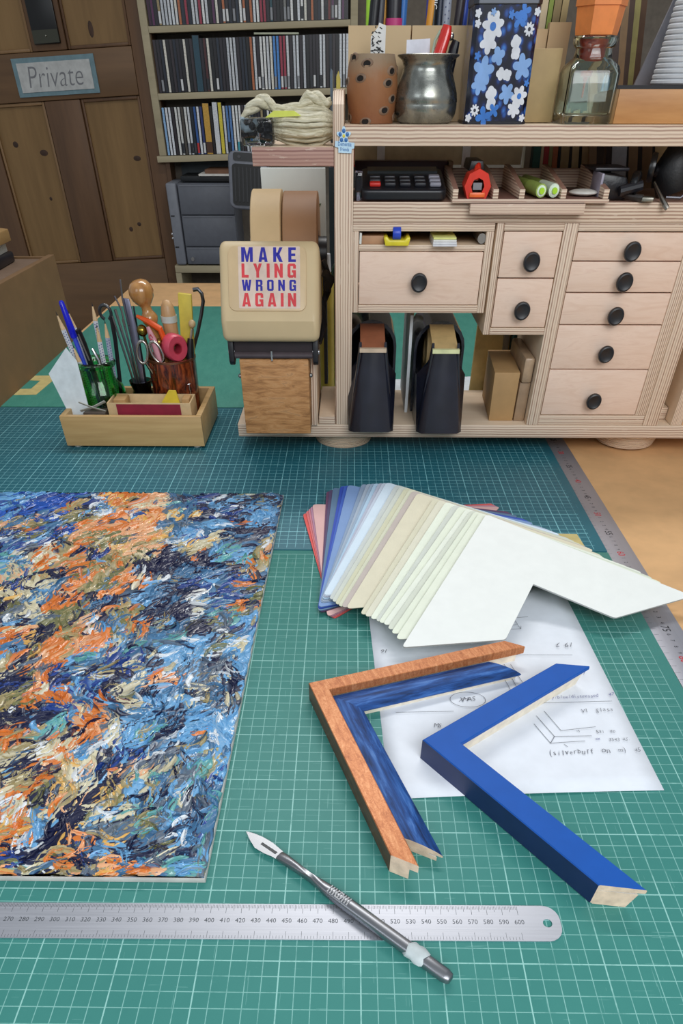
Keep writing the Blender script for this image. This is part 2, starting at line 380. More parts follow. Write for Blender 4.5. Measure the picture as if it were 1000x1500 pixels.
for rname, z0, ht, xa, xb in rows:
    x = xa; i = 0
    rnd = random.Random({'top': 3, 'middle': 11, 'bottom': 5}[rname])
    while x < xb-1.0:
        i += 1; u = (x-xa)/(xb-xa); wd = 1.04; foot = None; z = z0+SS*(x+59)
        hh = ht
        r = rnd.random()
        if rname == 'middle':
            pw = .34 if u < .3 else (.12 if u < .52 else .55)
            if .60 < u < .64: name, hx = 'blue', '4a8ad0'
            elif .64 < u < .665: name, hx = 'crimson', 'a03048'
            elif .2 < u < .225: name, hx = 'teal', '1e4656'; wd = 2.2; hh = ht+.7
            elif .24 < u < .27: name, hx = 'dark red', '4a1c1e'
            elif r < pw: name, hx = 'white', rnd.choice(WHT)
            elif r < .97: name, hx = 'dark', rnd.choice(DRK)
            else: name, hx = rnd.choice(CLR)
        elif rname == 'top':
            if i <= 2: name, hx = 'purple', ('3a1430', '5a2450')[i-1]
            elif r < (.55 if u < .3 else .34): name, hx = 'white', rnd.choice(WHT)
            elif r < .78: name, hx = 'dark', rnd.choice(DRK)
            else: name, hx = rnd.choice(CLR)
        else:
            seq = {1: ('light blue', '8fb8e0'), 2: ('white', 'dcdfe4'), 3: ('white', 'dcdfe4'), 4: ('dark', '2a2228'), 5: ('white', 'd8d8d4'), 6: ('white', 'd0d0cc'), 7: ('dark', '4a443c'), 8: ('white', 'd8d8d4'), 9: ('white', 'd0d4d8'), 10: ('dark', '14202c'), 11: ('blue', '2c5a9c'), 12: ('white', 'dcdfe4'), 13: ('blue', '27356e')}
            if i in seq: name, hx = seq[i]; foot = '3a3f48' if i == 10 else ('c03030' if i == 11 else None)
            elif i == 14: name, hx = 'ochre', 'c99a3c'; wd = 2.3; hh = ht+.7; foot = '4a2c1c'
            elif i == 15: name, hx = 'dark', '1c1216'; wd = .9
            elif i == 16: name, hx = 'white', 'd4d6da'; wd = 1.9; hh = ht+.9
            elif i == 17: name, hx = 'yellow', 'd8c63c'; wd = 1.4; hh = ht+.8
            elif i in (19, 20): name, hx = 'blue', '5580b8'
            elif i == 22: name, hx = 'white', 'e2e6e6'; foot = '3aa0b0'
            elif r < .3: name, hx = 'white', rnd.choice(WHT)
            elif r < .92: name, hx = 'dark', rnd.choice(DRK)
            else: name, hx = rnd.choice(CLR)
        if not foot and rnd.random() < .3: foot = rnd.choice(['d8d8d8', '20242c', '8d8f94'])
        disc_case(x, z, wd, hh, hx, '%s-spined disc case, %s from the left on the %s shelf' % (name, ordn(i), rname), 'disc cases on the %s shelf' % rname, foot=foot)
        x += wd
mb = MB(); mb.box(-26.8, -12.9, 281, 291, 49.35-.35, 49.35+.05); mb.xf(Matrix.Translation((0, 0, .55)))
mb.build('flat_disc_case', plain('b9bea4', .4), label='pale green disc case lying flat on top of the middle row', cat='disc case')
# --- grey metal drawer cabinet, low stand, papers on it
gc = thing('grey_cabinet', 'grey metal three-drawer cabinet under the disc shelves', 'cabinet', (-47, 280, -7.0))
M_G = plain('63666e', .45, var=.03); M_G2 = plain('7d8088', .4, var=.03)
MB().box(-55.6, -36.4, 272.6, 290, -6.9, 15.3).build('body', M_G, gc, bevel=.3)
MB().box(-59.3, -55.8, 271.4, 288, -6.9, 15.5).build('side_frame', M_G2, gc, bevel=.6, segs=3)
for z0, z1 in ((7.2, 15.1), (-1.5, 6.9), (-6.7, -1.8)):
    dr = MB().box(-55.2, -36.6, 271.6, 272.6, z0, z1).build('drawer', M_G, gc, bevel=.25)
    MB().box(-54.6, -37.2, 271.45, 271.65, z1-.35, z1-.1).build('lip', M_G2, dr)
mb = MB().lathe([(.01, 0), (.6, 0), (.6, .5), (.01, .5)], (0, 0, 0), 14, axis='y'); mb.xf(Matrix.Translation((-53.2, 271.0, -5.1))); mb.build('lock', metal('c8c8c8', .3), gc)
for z in (6.9, -1.7): MB().box(-58.9, -57.6, 271.25, 271.45, z-.15, z+.15).build('catch', plain('0c0c0c'), gc)
for z in (1.8, .6): MB().ball((-59.6, 273, z), .45).build('knob', metal('d8d8d8', .3), gc)
st = thing('low_stand', 'pale wooden stand under the grey cabinet', 'stand', (-48, 280, -90))
MB().box(-60.2, -30, 271.5, 292, -9.2, -7.1).build('top_board', M_SH, st, bevel=.1)
MB().box(-60.2, -58.2, 271.5, 292, -89.9, -9.3).build('side_board', M_SH, st); MB().box(-32, -30, 271.5, 292, -89.9, -9.3).build('side_board', M_SH, st)
MB().box(-58.1, -32.1, 291, 292, -89.9, -9.3).build('back_board', plain('15110e', .8), st)
MB().box(-54.5, -37, 275, 291, 15.6, 17.0).build('black_folder', plain('14171a', .5), label='black folder lying on the grey cabinet', cat='folder', bevel=.1)
MB().box(-56.5, -30, 289, 289.9, 15.6, 20.6).build('dark_slate', plain('30383c', .6), label='dark slate panel standing behind the folder under the shelves', cat='slate')
mb = MB(); mb.box(-48, -34, 274, 288, 17.1, 17.6, 0); mb.box(-46, -34, 275.5, 288, 17.6, 18.6, 1)
mb.build('sketch_pad', [plain('d8d4cc', .6), plain('6d4a34', .6)], label='brown covered pad with white pages on the black folder', cat='pad')
# --- fan heater on a black stem
ht = thing('fan_heater', 'grey fan heater with a black grille behind the tape rolls', 'heater', (-27.2, 243, -90))
def rr(x0, x1, z0, z1, r, n=5):
    return [p for c, a in (((x1-r, z0+r), -pi/2), ((x1-r, z1-r), 0), ((x0+r, z1-r), pi/2), ((x0+r, z0+r), pi)) for p in arc(c, r, a, a+pi/2, n)]
Hh = Matrix.Translation((-27.2, 240, 18.6)) @ Matrix.Rotation(.05, 4, 'Y') @ Matrix.Rotation(-.12, 4, 'X') @ Matrix.Diagonal((1.12, 1, .8, 1))
mb = MB().prism(rr(-5.2, 5.2, -8.6, 8.0, 2.0), 'y', 0, 6); mb.xf(Hh); mb.build('housing', plain('6b6e78', .4), ht, bevel=.5, segs=3)
mb = MB().prism(rr(-4.2, 3.6, -7.4, 4.4, 1.0), 'y', -.25, .1); mb.xf(Hh); gr = mb.build('grille', plain('08080a', .5), ht)
for k in range(7):
    mb = MB().box(-3.6+k*1.05, -3.2+k*1.05, -.45, -.25, -6.4, 3.4); mb.xf(Hh); mb.build('slat', plain('17171b', .4), gr)
mb = MB().prism(rr(-3.8, 4.0, 5.2, 7.5, .6), 'y', -.2, .1); mb.xf(Hh); cp = mb.build('control_panel', plain('0b0b0d', .3), ht)
for k in (-2.2, 2.2):
    mb = MB().lathe([(.01, -.5), (.45, -.5), (.45, -.2)], (k, 0, 6.3), 12, axis='y'); mb.xf(Hh); mb.build('dial', plain('333338', .4), cp)
MB().tube([(-27.0, 243, 12), (-26.6, 243, -88)], .8, 10).build('stem', plain('0c0c0c', .5), ht)
MB().lathe([(.01, .01), (10, .01), (10, 1.5), (1.2, 3), (.01, 3)], (-26.6, 243, -90), 20).build('base', plain('101012', .5), ht)

# ================================================================== mats, tape, rules
M_G1 = grid_mat('green_mat_front', '327d76', '408b82', 'a2d8d0', 0, 0, -55, 33.0, -40, 50.0, strength=.8)
mb = MB(); mb.box(-56, 34.2, -34, 50.9, -.29, 0); mb.build('cutting_mat', M_G1, origin=(0, 0, 0), label='green gridded cutting mat in front, under the painting and frames', cat='cutting mat', bevel=.05)
M_G2b = grid_mat('green_mat_rear', '155c6c', '226c7a', '8fd2da', -.25, .5, -55.25, 33.0, 51.6, 98.5, strength=.85, lw=.07, bw=.1)
mb = MB(); mb.box(-55.5, 34.2, 51.15, 99.2, -.29, .0); mb.build('cutting_mat', M_G2b, origin=(0, 0, 0), label='darker green gridded cutting mat under the plywood organiser', cat='cutting mat', bevel=.05)
t = NT('green_mat_back_side'); v = t.coords(scale=(1, .35, 1), rot=(0, 0, .5))
t.col(t.mix(t.noise(v, 60, 4, .7), '2c7d70', '4f9a88')); t.bump(t.noise(v, 120, 4), .4, .002); M_G3 = t.set(.6)
MB().box(-55.5, 34.2, 99.5, 172.5, -.29, .0).build('cutting_mat', M_G3, label='plain textured green mat at the far end of the bench', cat='cutting mat', bevel=.05)
M_TAPE = plain('c9b87a', .6)
MB().prism([(-55.2, 105.2), (-51.3, 105.4), (-50.8, 116.3), (-55.2, 116.2), (-55.2, 113.4), (-53.2, 113.2), (-53.3, 108.6), (-55.2, 108.4)], 'z', 0, .05).build('masking_tape', M_TAPE, label='c-shaped piece of masking tape stuck at the left bench edge', cat='tape piece')
MB().prism([(28.6, 55.3), (31.6, 55.2), (31.8, 52.2), (29.4, 52.4)], 'z', 0, .05).build('masking_tape', M_TAPE, label='small yellowish tape patch stuck beside the fanned sample cards', cat='tape piece')
# --- steel rule by the mat's right edge
M_ST = metal('9a9aa2', .42, 'y'); M_ST.node_tree.nodes['Principled BSDF'].inputs['Metallic'].default_value = .55
M_INK = plain('20242a', .6); M_RED = plain('b8303a', .6)
sr = thing('steel_rule', 'long steel rule with red and black numbers along the mat edge', 'ruler', (35.8, 40, -.29), (0, 0, .008))
MB().box(-1.55, 1.65, -62, 72, 0, .13).build('blade', M_ST, sr, local=True, bevel=.02)
mk = MB(); rd = MB()
for c in range(-20, 71):
    yy = c+.9
    big = c % 5 == 0
    wd = .75 if big else .4
    for q in range(10): mk.box(-1.5, -1.5+(.5 if q == 0 else .28), yy+q*.1-.012, yy+q*.1+.012, .13, .133) if c > 25 or q == 0 else None
    Mt = Matrix.Translation((.0, yy, .134)) @ Matrix.Rotation(-pi/2, 4, 'Z')
    if c % 10 == 0: add_text(rd, str(70-c), Mt, .9, 1.15, offset=.01)
    elif big: add_text(mk, str(70-c), Mt, .9, 1.15, offset=.01)
    else: add_text(mk, str((70-c) % 10), Mt, 1, .6)
mk.build('black_markings', M_INK, sr, local=True, smooth=0); rd.build('red_numbers', M_RED, sr, local=True, smooth=0)
# --- short steel ruler in front
M_ST2 = metal('c6c8d0', .42, 'x')
ru = thing('steel_ruler', 'steel 600 millimetre ruler with a hanging hole in the foreground', 'ruler', (-13, 2.6, 0), (0, 0, .005))
X1 = 30.9
HC = (X1-.85, 0)
poly = [(-33.5, -1.27), (X1-1.0, -1.27)] + arc((X1-1.0, -.27), 1.0, -pi/2, 0, 5)[1:] + [(X1, 0)] + arc(HC, .3, 0, -2*pi, 14) + [(X1, .0001)] + arc((X1-1.0, .27), 1.0, 0, pi/2, 5) + [(-33.5, 1.27)]
MB().prism(poly, 'z', 0, .1).build('blade', M_ST2, ru, local=True)
mk = MB()
zero = X1-2.65-60.0
for mm in range(20, 601):
    x = zero+mm*.1
    if x < -33: continue
    L = .62 if mm % 10 == 0 else (.42 if mm % 5 == 0 else .25)
    mk.add([(x-.012, 1.2-L, .102), (x+.012, 1.2-L, .102), (x+.012, 1.2, .102), (x-.012, 1.2, .102)], [(0, 1, 2, 3)])
    L2 = .5 if mm % 10 == 0 else .2
    if mm % 2 == 0: mk.add([(x-.01, -1.2, .102), (x+.01, -1.2, .102), (x+.01, -1.2+L2, .102), (x-.01, -1.2+L2, .102)], [(0, 1, 2, 3)])
    if mm % 10 == 0: add_text(mk, str(mm), Matrix.Translation((x, .05, .102)), .95, .46)
mk.build('scale_markings', plain('43484e', .6), ru, local=True, smooth=0)
# ================================================================== things lying on the mats
# --- A4 sheet of notes
pp = thing('paper_sheet', 'white A4 sheet of handwritten framing notes under the frame samples', 'paper', (17.9, 28.3, 0.02))
PB = Vector((7.33, 13.1, 0)); pu = Vector((.9985, .055, 0)); pv = Vector((-.048, .9988, 0))
mb = MB(); n1, n2 = 14, 18
for j in range(n2+1):
    for i in range(n1+1):
        a, b = i/n1, j/n2
        q = PB+pu*(21.1*a)+pv*(29.5*b); q.z = .03+.10*max(0, sin(b*pi*1.3+.4))*a*(1-a)*2+(.12*(1-b)**3*sin(a*pi))
        mb.v.append(q)
for j in range(n2):
    for i in range(n1): k = j*(n1+1)+i; mb.f.append((k, k+1, k+n1+2, k+n1+1)); mb.mi.append(0)
psheet = mb.build('sheet', plain('e6ebf3', .55, var=.015), pp, smooth=60)
mod = psheet.modifiers.new('thickness', 'SOLIDIFY'); mod.thickness = .0002; mod.offset = -1
ink = MB(); pur = MB(); hw = random.Random(5)
def wr(mbx, s, x, y, h, rot=3, w=.9, sh=.2):
    M = Matrix.Translation((x, y, .2)) @ Matrix.Rotation(radians(rot), 4, 'Z')
    adv = h*w*.47; x0 = -adv*(len(s)-1)/2
    for i, ch in enumerate(s):
        if ch == ' ': continue
        add_text(mbx, ch, M @ Matrix.Translation((x0+i*adv, hw.uniform(-.08, .08)*h, 0)) @ Matrix.Rotation(hw.uniform(-.1, .08), 4, 'Z') @ Matrix(((1, sh+hw.uniform(-.05, .15), 0, 0), (0, 1, 0, 0), (0, 0, 1, 0), (0, 0, 0, 1))), w*hw.uniform(.8, 1.05), h*hw.uniform(.85, 1.1), offset=-.012)
def ln(mbx, *pts, wd=.04): line_mb(mbx, [(x, y, .2) for x, y in pts], wd)
wr(ink, '91', 7.5, 31.3, .8); wr(ink, '£ 61', 24.9, 32.5, 1.0); ln(ink, (16.4, 30.7), (20, 30.95), (25.3, 31.0))
wr(ink, 'NOTE', 14.6, 26.8, .75); wr(ink, 'XMAS', 14.6, 24.5, .85, sh=.3)
ln(ink, *[(14.6+1.55*cos(a*pi/12), 24.45+1.0*sin(a*pi/12)) for a in range(25)])
ln(ink, (8.2, 22.7), (13.2, 22.9)); wr(ink, 'MS', 11.7, 21.1, .7)
ln(ink, (17.9, 29.3), (18.6, 25.7)); ln(ink, (18.6, 29.5), (19.2, 26.2)); ln(ink, (19.2, 29.5), (19.9, 26.6)); wr(ink, 'h', 19.1, 28, .6)
ln(ink, (17.5, 36.6), (22.3, 37.3)); ln(ink, (18.4, 35.6), (18.7, 36.8)); ln(ink, (18.6, 35.5), (21.0, 35.9), (20.8, 37.1)); ln(ink, (18.2, 34.9), (21.2, 35.2), (21.0, 35.8)); ln(ink, (21.2, 35.2), (21.3, 35.7))
wr(ink, 'no  glass', 17.6, 33.7, .8)
wr(pur, 'AB (US)', 24.8, 28.4, .75); wr(pur, '15  L5', 22.6, 26.8, .7); wr(pur, 'aged  grey/blue/distressed', 23.0, 24.9, .62, 4, .85); wr(pur, '47', 27.4, 25.3, .6)
ln(ink, (19.5, 24.0), (27.2, 24.4)); wr(ink, 'VI  glass', 25.6, 23.2, .75, 6)
ln(ink, (21.0, 23.0), (21.9, 20.6), (24.9, 21.1)); ln(ink, (20.2, 22.4), (21.2, 19.9), (24.3, 20.0)); ln(ink, (19.8, 21.4), (20.7, 19.1), (23.6, 19.4)); ln(ink, (20.7, 19.1), (21.2, 19.9))
wr(ink, '15', 23.3, 20.55, .4); wr(ink, '531  80', 25.6, 20.5, .55); wr(pur, 'xx', 24.7, 19.7, .5); wr(ink, '3543 AS.', 26.5, 19.6, .55); wr(ink, '(silverbuff  on  m)', 23.5, 18.2, .85, 5, .85); wr(ink, '45', 27.6, 18.4, .6)
ln(ink, (21.8, 19.0), (22.0, 18.7))
ink.build('pencil_notes', plain('3c3e4a', .6), pp, smooth=0, kind='stuff'); pur.build('pen_notes', plain('3a3a88', .6), pp, smooth=0, kind='stuff')

# --- fan of L-shaped mount board samples
CARDS = [  # colour, name, corner, end of the near arm, end of the far arm
('e8605c', 'coral red', (-1.81, 59.81, 0.25), (2.5, 36.71, 0.09), (22.81, 63.32, 0.09)),
('e0787a', 'salmon red', (-1.45, 60.28, 0.39), (2.33, 36.75, 0.16), (22.99, 62.93, 0.13)),
('d88a98', 'rose pink', (-1.15, 60.63, 0.53), (2.2, 36.77, 0.23), (23.15, 62.59, 0.17)),
('b98aa4', 'mauve pink', (-0.91, 60.84, 0.68), (2.09, 36.76, 0.29), (23.27, 62.3, 0.22)),
('e3b7b4', 'pale pink', (-0.62, 61.18, 0.82), (1.95, 36.77, 0.36), (23.42, 61.96, 0.26)),
('6d4468', 'plum', (1.07, 64.76, 0.96), (1.12, 37.35, 0.43), (24.45, 60.39, 0.3)),
('574a70', 'dark violet', (1.41, 64.87, 1.1), (1.05, 37.36, 0.5), (24.76, 59.91, 0.34)),
('5f7f9f', 'slate blue', (1.92, 65.2, 1.24), (0.94, 37.41, 0.57), (25.24, 59.24, 0.38)),
('2f50b8', 'royal blue', (2.91, 65.44, 1.39), (0.91, 37.67, 0.63), (26.04, 58.15, 0.43)),
('3a62c2', 'bright blue', (3.4, 65.25, 1.53), (0.94, 37.75, 0.7), (26.38, 57.6, 0.47)),
('7f9fd0', 'periwinkle blue', (3.88, 65.06, 1.67), (0.96, 37.83, 0.77), (26.72, 57.06, 0.51)),
('8ea4bf', 'grey blue', (5.69, 65.11, 1.81), (1.11, 38.5, 0.84), (27.78, 55.72, 0.55)),
('a9b9cb', 'silver blue', (6.34, 64.88, 1.95), (1.17, 38.7, 0.91), (28.07, 55.29, 0.59)),
('9db4cc', 'dull sky blue', (6.86, 64.63, 2.1), (1.23, 38.84, 0.97), (28.3, 54.93, 0.64)),
('b4d2ea', 'sky blue', (7.29, 64.36, 2.24), (1.27, 38.93, 1.04), (28.49, 54.62, 0.68)),
('b9bfd2', 'lilac grey', (7.85, 64.12, 2.38), (1.33, 39.08, 1.11), (28.74, 54.24, 0.72)),
('c9d4e4', 'pale lilac', (8.32, 63.86, 2.52), (1.38, 39.2, 1.18), (28.95, 53.91, 0.76)),
('d6e8f6', 'ice blue', (8.79, 63.6, 2.66), (1.43, 39.31, 1.25), (29.16, 53.58, 0.8)),
('cbd2cf', 'pale green grey', (9.9, 62.57, 2.81), (2.0, 38.44, 1.31), (30.05, 52.35, 0.85)),
('d0d6cc', 'sage white', (10.43, 61.84, 2.95), (2.3, 37.88, 1.38), (30.49, 51.69, 0.89)),
('d3d3b6', 'pale olive', (10.98, 61.09, 3.09), (2.62, 37.31, 1.45), (30.96, 50.99, 0.93)),
('d6d8c0', 'light olive', (11.48, 60.32, 3.23), (2.95, 36.84, 1.52), (31.35, 50.38, 0.97)),
('c2b7b0', 'greige', (11.79, 59.57, 3.37), (3.27, 36.6, 1.59), (31.59, 49.98, 1.01)),
('dfd9c0', 'beige', (12.32, 58.57, 3.52), (3.78, 36.29, 1.65), (31.98, 49.38, 1.06)),
('d9d6bd', 'stone', (14.1, 56.81, 3.66), (5.14, 35.17, 1.72), (32.54, 48.17, 1.1)),
('dedcc8', 'warm stone', (14.65, 56.09, 3.8), (5.56, 34.71, 1.79), (32.64, 47.77, 1.14)),
('e9f0df', 'green ivory', (15.34, 55.27, 3.94), (6.08, 34.16, 1.86), (32.76, 47.29, 1.18)),
('d0d6cc', 'light sage grey', (16.19, 54.28, 4.08), (6.58, 33.67, 1.93), (33.89, 46.07, 1.22)),
('e6edda', 'ivory', (16.68, 53.56, 4.23), (6.86, 33.35, 1.99), (34.66, 45.24, 1.27)),
('e8eee0', 'bright ivory', (17.39, 52.68, 4.37), (7.26, 32.94, 2.06), (35.75, 44.09, 1.31)),
('d4dacb', 'pale lichen', (17.81, 52.02, 4.51), (7.63, 32.12, 2.13), (36.51, 42.92, 1.35)),
('e4ebd8', 'light ivory', (18.13, 51.45, 4.65), (7.95, 31.34, 2.2), (37.11, 41.91, 1.39)),
('e6ecda', 'soft ivory', (18.55, 50.81, 4.79), (8.35, 30.38, 2.27), (37.86, 40.65, 1.43))]
TOPC = ((19.12, 49.9, 5.0), (8.9, 29.0, 2.4), (39.1, 39.2, 1.55))
def L_card(A, E, T, wd, cut, th, r=.7):
    A, E, T = Vector(A), Vector(E), Vector(T); e = (E-A); t_ = (T-A); le, lt = e.length, t_.length; e.normalize(); t_.normalize()
    P2 = [(0, 0), (le, 0), (le-cut, wd), (wd, wd), (wd, lt-cut), (0, lt)]           # along e, along t
    rad = [r, r, .35, .05, .35, r]; out = []
    n = len(P2)
    for i, (p, rr_) in enumerate(zip(P2, rad)):
        a, b = Vector(P2[i-1])-Vector(p), Vector(P2[(i+1) % n])-Vector(p); a.normalize(); b.normalize()
        p = Vector(p); s0, s1 = p+a*rr_, p+b*rr_
        for k in range(5):
            u = k/4; out.append((s0*(1-u)**2+p*2*u*(1-u)+s1*u*u))
    nrm = t_.cross(e).normalized(); nrm = nrm if nrm.z > 0 else -nrm
    top = [A+e*q.x+t_*q.y for q in out]
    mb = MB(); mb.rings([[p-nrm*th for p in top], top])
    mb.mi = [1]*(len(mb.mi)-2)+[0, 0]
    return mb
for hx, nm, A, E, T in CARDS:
    L_card(A, E, T, 6.6, 5.0, .065).build('mount_board_sample', [plain(hx, .6, var=.015), plain(''.join('%02x' % int(int(hx[q:q+2], 16)*.72) for q in (0, 2, 4)), .7)], label='%s L-shaped mount board sample in the fanned stack' % nm, cat='board sample', group='fanned mount board samples', smooth=0)  # cut edges coloured darker to draw shadow lines between the cards
A, E, T = TOPC
L_card(A, E, T, 8.0, 6.4, .16, .5).build('mount_board_sample', [plain('edf0ec', .6, var=.01), plain('a9adab', .7)], label='large white L-shaped mount board sample on top of the fanned stack', cat='board sample', group='fanned mount board samples', smooth=0)  # edge toned darker too, a painted shadow line under the top card

# --- moulding corner samples: profile (d from the outer edge, height), mitred at the corner and at both ends
def moulding(name, label, O, th, L1, L2, parts, gap=0.0):
    t = thing(name, label, 'frame sample', (O[0], O[1], 0), (0, 0, th))
    for pname, prof, m, endm, bev in parts:
        for arm in (0, 1):
            L = L1 if arm == 0 else L2
            mb = MB()
            rs = []
            for s in (0, 1):
                ring = []
                for d, h in prof:
                    a = d if s == 0 else L+d
                    # arm 0 runs towards -y, arm 1 runs towards +x
                    ring.append((d, -a, h) if arm == 0 else (a, -d, h))
                rs.append(ring)
            n = len(prof); mb.rings(rs, cap=True, mi=0); mb.mi[-1] = 1; mb.mi[-2] = 1
            o = mb.build(pname, [m[arm] if isinstance(m, tuple) else m, endm], t, local=True, bevel=0, smooth=30)
            if bev:
                md = o.modifiers.new('edge', 'BEVEL'); md.width = bev*U; md.segments = 2; md.limit_method = 'ANGLE'; md.angle_limit = radians(40)
    return t
M_RAW = plain('efd2b8', .7, var=.08, scale=140, bump=.2); M_RAW2 = plain('efe4d0', .7, var=.05, scale=140)
t = NT('copper_wood_veneer'); v = t.coords(scale=(1, 1, 1), rot=(0, 0, .2)); f = t.noise(t.coords(scale=(26, 5, 5)), 9, 6, .7, 1.2)
f2 = t.noise(t.coords(scale=(9, 9, 9)), 30, 4, .6, 2)
c = t.ramp(t.math('ADD', t.math('MULTIPLY', f, .65), t.math('MULTIPLY', f2, .35)), [(.36, 'a05a32'), (.5, 'c27a4a'), (.64, 'd99a6a')]); t.col(c); t.bump(f2, .2, .0006); M_COP = t.set(.38, .25)
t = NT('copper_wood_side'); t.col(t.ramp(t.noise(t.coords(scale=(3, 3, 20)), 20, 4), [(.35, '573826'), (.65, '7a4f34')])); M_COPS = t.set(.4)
def blue_wood(name, sc3):
    t = NT(name); f = t.noise(t.coords(scale=sc3), 26, 5, .65, .4)
    t.col(t.ramp(f, [(.34, '0e2a55'), (.5, '1d4a8c'), (.6, '3566ad'), (.72, '5b86c4')])); t.bump(f, .35, .0008); return t.set(.5, spec=.3)
M_BW = (blue_wood('blue_open_grain', (7, .8, 7)), blue_wood('blue_open_grain', (.8, 7, 7))); M_BLU = plain('1556ae', .5, var=.02, spec=.25); M_BLU_SHADED = plain('1a2c5c', .45, var=.04)
# copper sample: outer side, top and inner lip are stained, the foot is bare
moulding('copper_frame_sample', 'copper-brown wooden frame corner sample around the blue-stained one', (.7, 24.5), radians(19.5), 18.95, 18.85,
    [('moulding', [(0, .02), (.95, .02), (.95, 1.15), (1.42, 1.15), (1.42, 1.88), (1.36, 1.92), (.05, 1.92), (0, 1.86)], M_COP, M_RAW, 0),
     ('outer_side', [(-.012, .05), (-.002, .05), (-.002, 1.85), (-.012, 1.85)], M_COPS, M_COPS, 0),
     ('bare_foot', [(.951, .02), (.99, .02), (.99, 1.13), (.951, 1.13)], M_RAW2, M_RAW, 0)])
u19 = Vector((cos(radians(19.5)), sin(radians(19.5)))); v19 = Vector((sin(radians(19.5)), -cos(radians(19.5))))
O2 = Vector((.7, 24.5))+u19*1.46+v19*1.46
moulding('blue_stained_frame_sample', 'dark blue grainy frame corner sample nested inside the copper one', (O2.x, O2.y), radians(19.5), 15.8, 15.1,
    [('moulding', [(0, .45), (1.5, .45), (1.55, .62), (2.2, .62), (2.26, .74), (2.2, .84), (1.9, 1.0), (1.2, 1.18), (.5, 1.22), (.06, 1.14), (0, 1.05)], M_BW, M_RAW, 0),
     ('bare_slip', [(.02, .02), (1.95, .02), (1.95, .42), (.02, .44)], M_RAW2, M_RAW, 0)])
moulding('bright_blue_frame_sample', 'smooth bright blue frame corner sample lying across the notes', (9.94, 17.38), radians(38.0), 16.6, 15.75,
    [('moulding', [(0, .12), (.1, .12), (.1, 1.62), (2.06, 1.78), (2.12, 1.86), (2.1, 2.15), (2.05, 2.2), (.06, 2.2), (0, 2.12)], M_BLU, M_RAW, 0),
     ('outer_side', [(-.012, .1), (-.002, .1), (-.002, 2.12), (-.012, 2.12)], M_BLU_SHADED, M_BLU_SHADED, 0),  # thin skin; shade of the left-facing side put into a darker blue
     ('bare_body', [(.105, .02), (1.6, .02), (1.85, 1.6), (.105, 1.6)], M_RAW2, M_RAW, 0)])

# --- scalpel
M_SC = metal('8c8e93', .32)
a0 = Vector((-3.15, 9.7, .22)); a1 = Vector((10.4, -1.35, .35)); dd = (a1-a0).normalized(); LL = (a1-a0).length
scp = thing('scalpel', 'metal scalpel with a taped handle lying across the short steel ruler', 'scalpel', (3.6, 4.1, 0))
Ms = frame(a0, dd, Vector((0, 0, 1)).cross(dd))          # local x runs down the handle, local z is up
bl = [(0, 0), (.5, .22), (1.3, .42), (2.2, .50), (3.2, .42), (3.35, .38), (3.35, -.34), (2.9, -.40), (2.3, -.55), (1.5, -.62), (.8, -.38)]
mb = MB(); mb.prism([(x, y) for x, y in bl], 'z', .05, .11); mb.xf(Ms); bo = mb.build('blade', metal('a4a6aa', .36), scp)
mb = MB(); mb.prism([(1.6, -.14), (3.0, -.1), (3.0, .12), (1.6, .06)], 'z', .11, .125); mb.xf(Ms); mb.build('slot', plain('3a3d40', .4), bo)
mb = MB(); st_ = [(3.3, .34, .13), (3.8, .36, .2), (5.0, .28, .24), (6.2, .24, .26), (7.0, .3, .27), (8.0, .42, .27), (10, .43, .27), (12, .42, .27), (14.3, .42, .27), (15.6, .42, .26), (17.0, .42, .25), (17.35, .34, .22), (17.45, .2, .15)]
rs = []
for x, hy, hz in st_: rs.append([(x, -hy, .02), (x, hy, .02), (x, hy, .02+hz*1.4), (x, hy*.6, .02+hz*2), (x, -hy*.6, .02+hz*2), (x, -hy, .02+hz*1.4)])
mb.rings(rs); mb.xf(Ms); hd = mb.build('handle', M_SC, scp, smooth=50)
mb = MB()
for k in range(9):
    q = 7.9+k*.2; mb.box(q, q+.08, -.3, .3, .5, .6)
mb.ring = None
mb.lathe([(.22, .58), (.3, .58), (.3, .61), (.22, .61)], (8.75, 0, 0), 14)
mb.xf(Ms); mb.build('grip_ridges', metal('8d9094', .35), hd)
mb = MB()
rs = []
for k, (x, r) in enumerate([(14.3, .5), (14.5, .62), (14.8, .56), (15.1, .66), (15.4, .6), (15.6, .5)]):
    rs.append([(x+.1*sin(j*2.1+k), r*cos(j*pi/5)*1.0, .3+r*.62*sin(j*pi/5)) for j in range(10)])
mb.rings(rs); mb.xf(Ms); mb.build('tape_wrap', plain('c3cdcf', .5, bump=.4), scp, smooth=60)

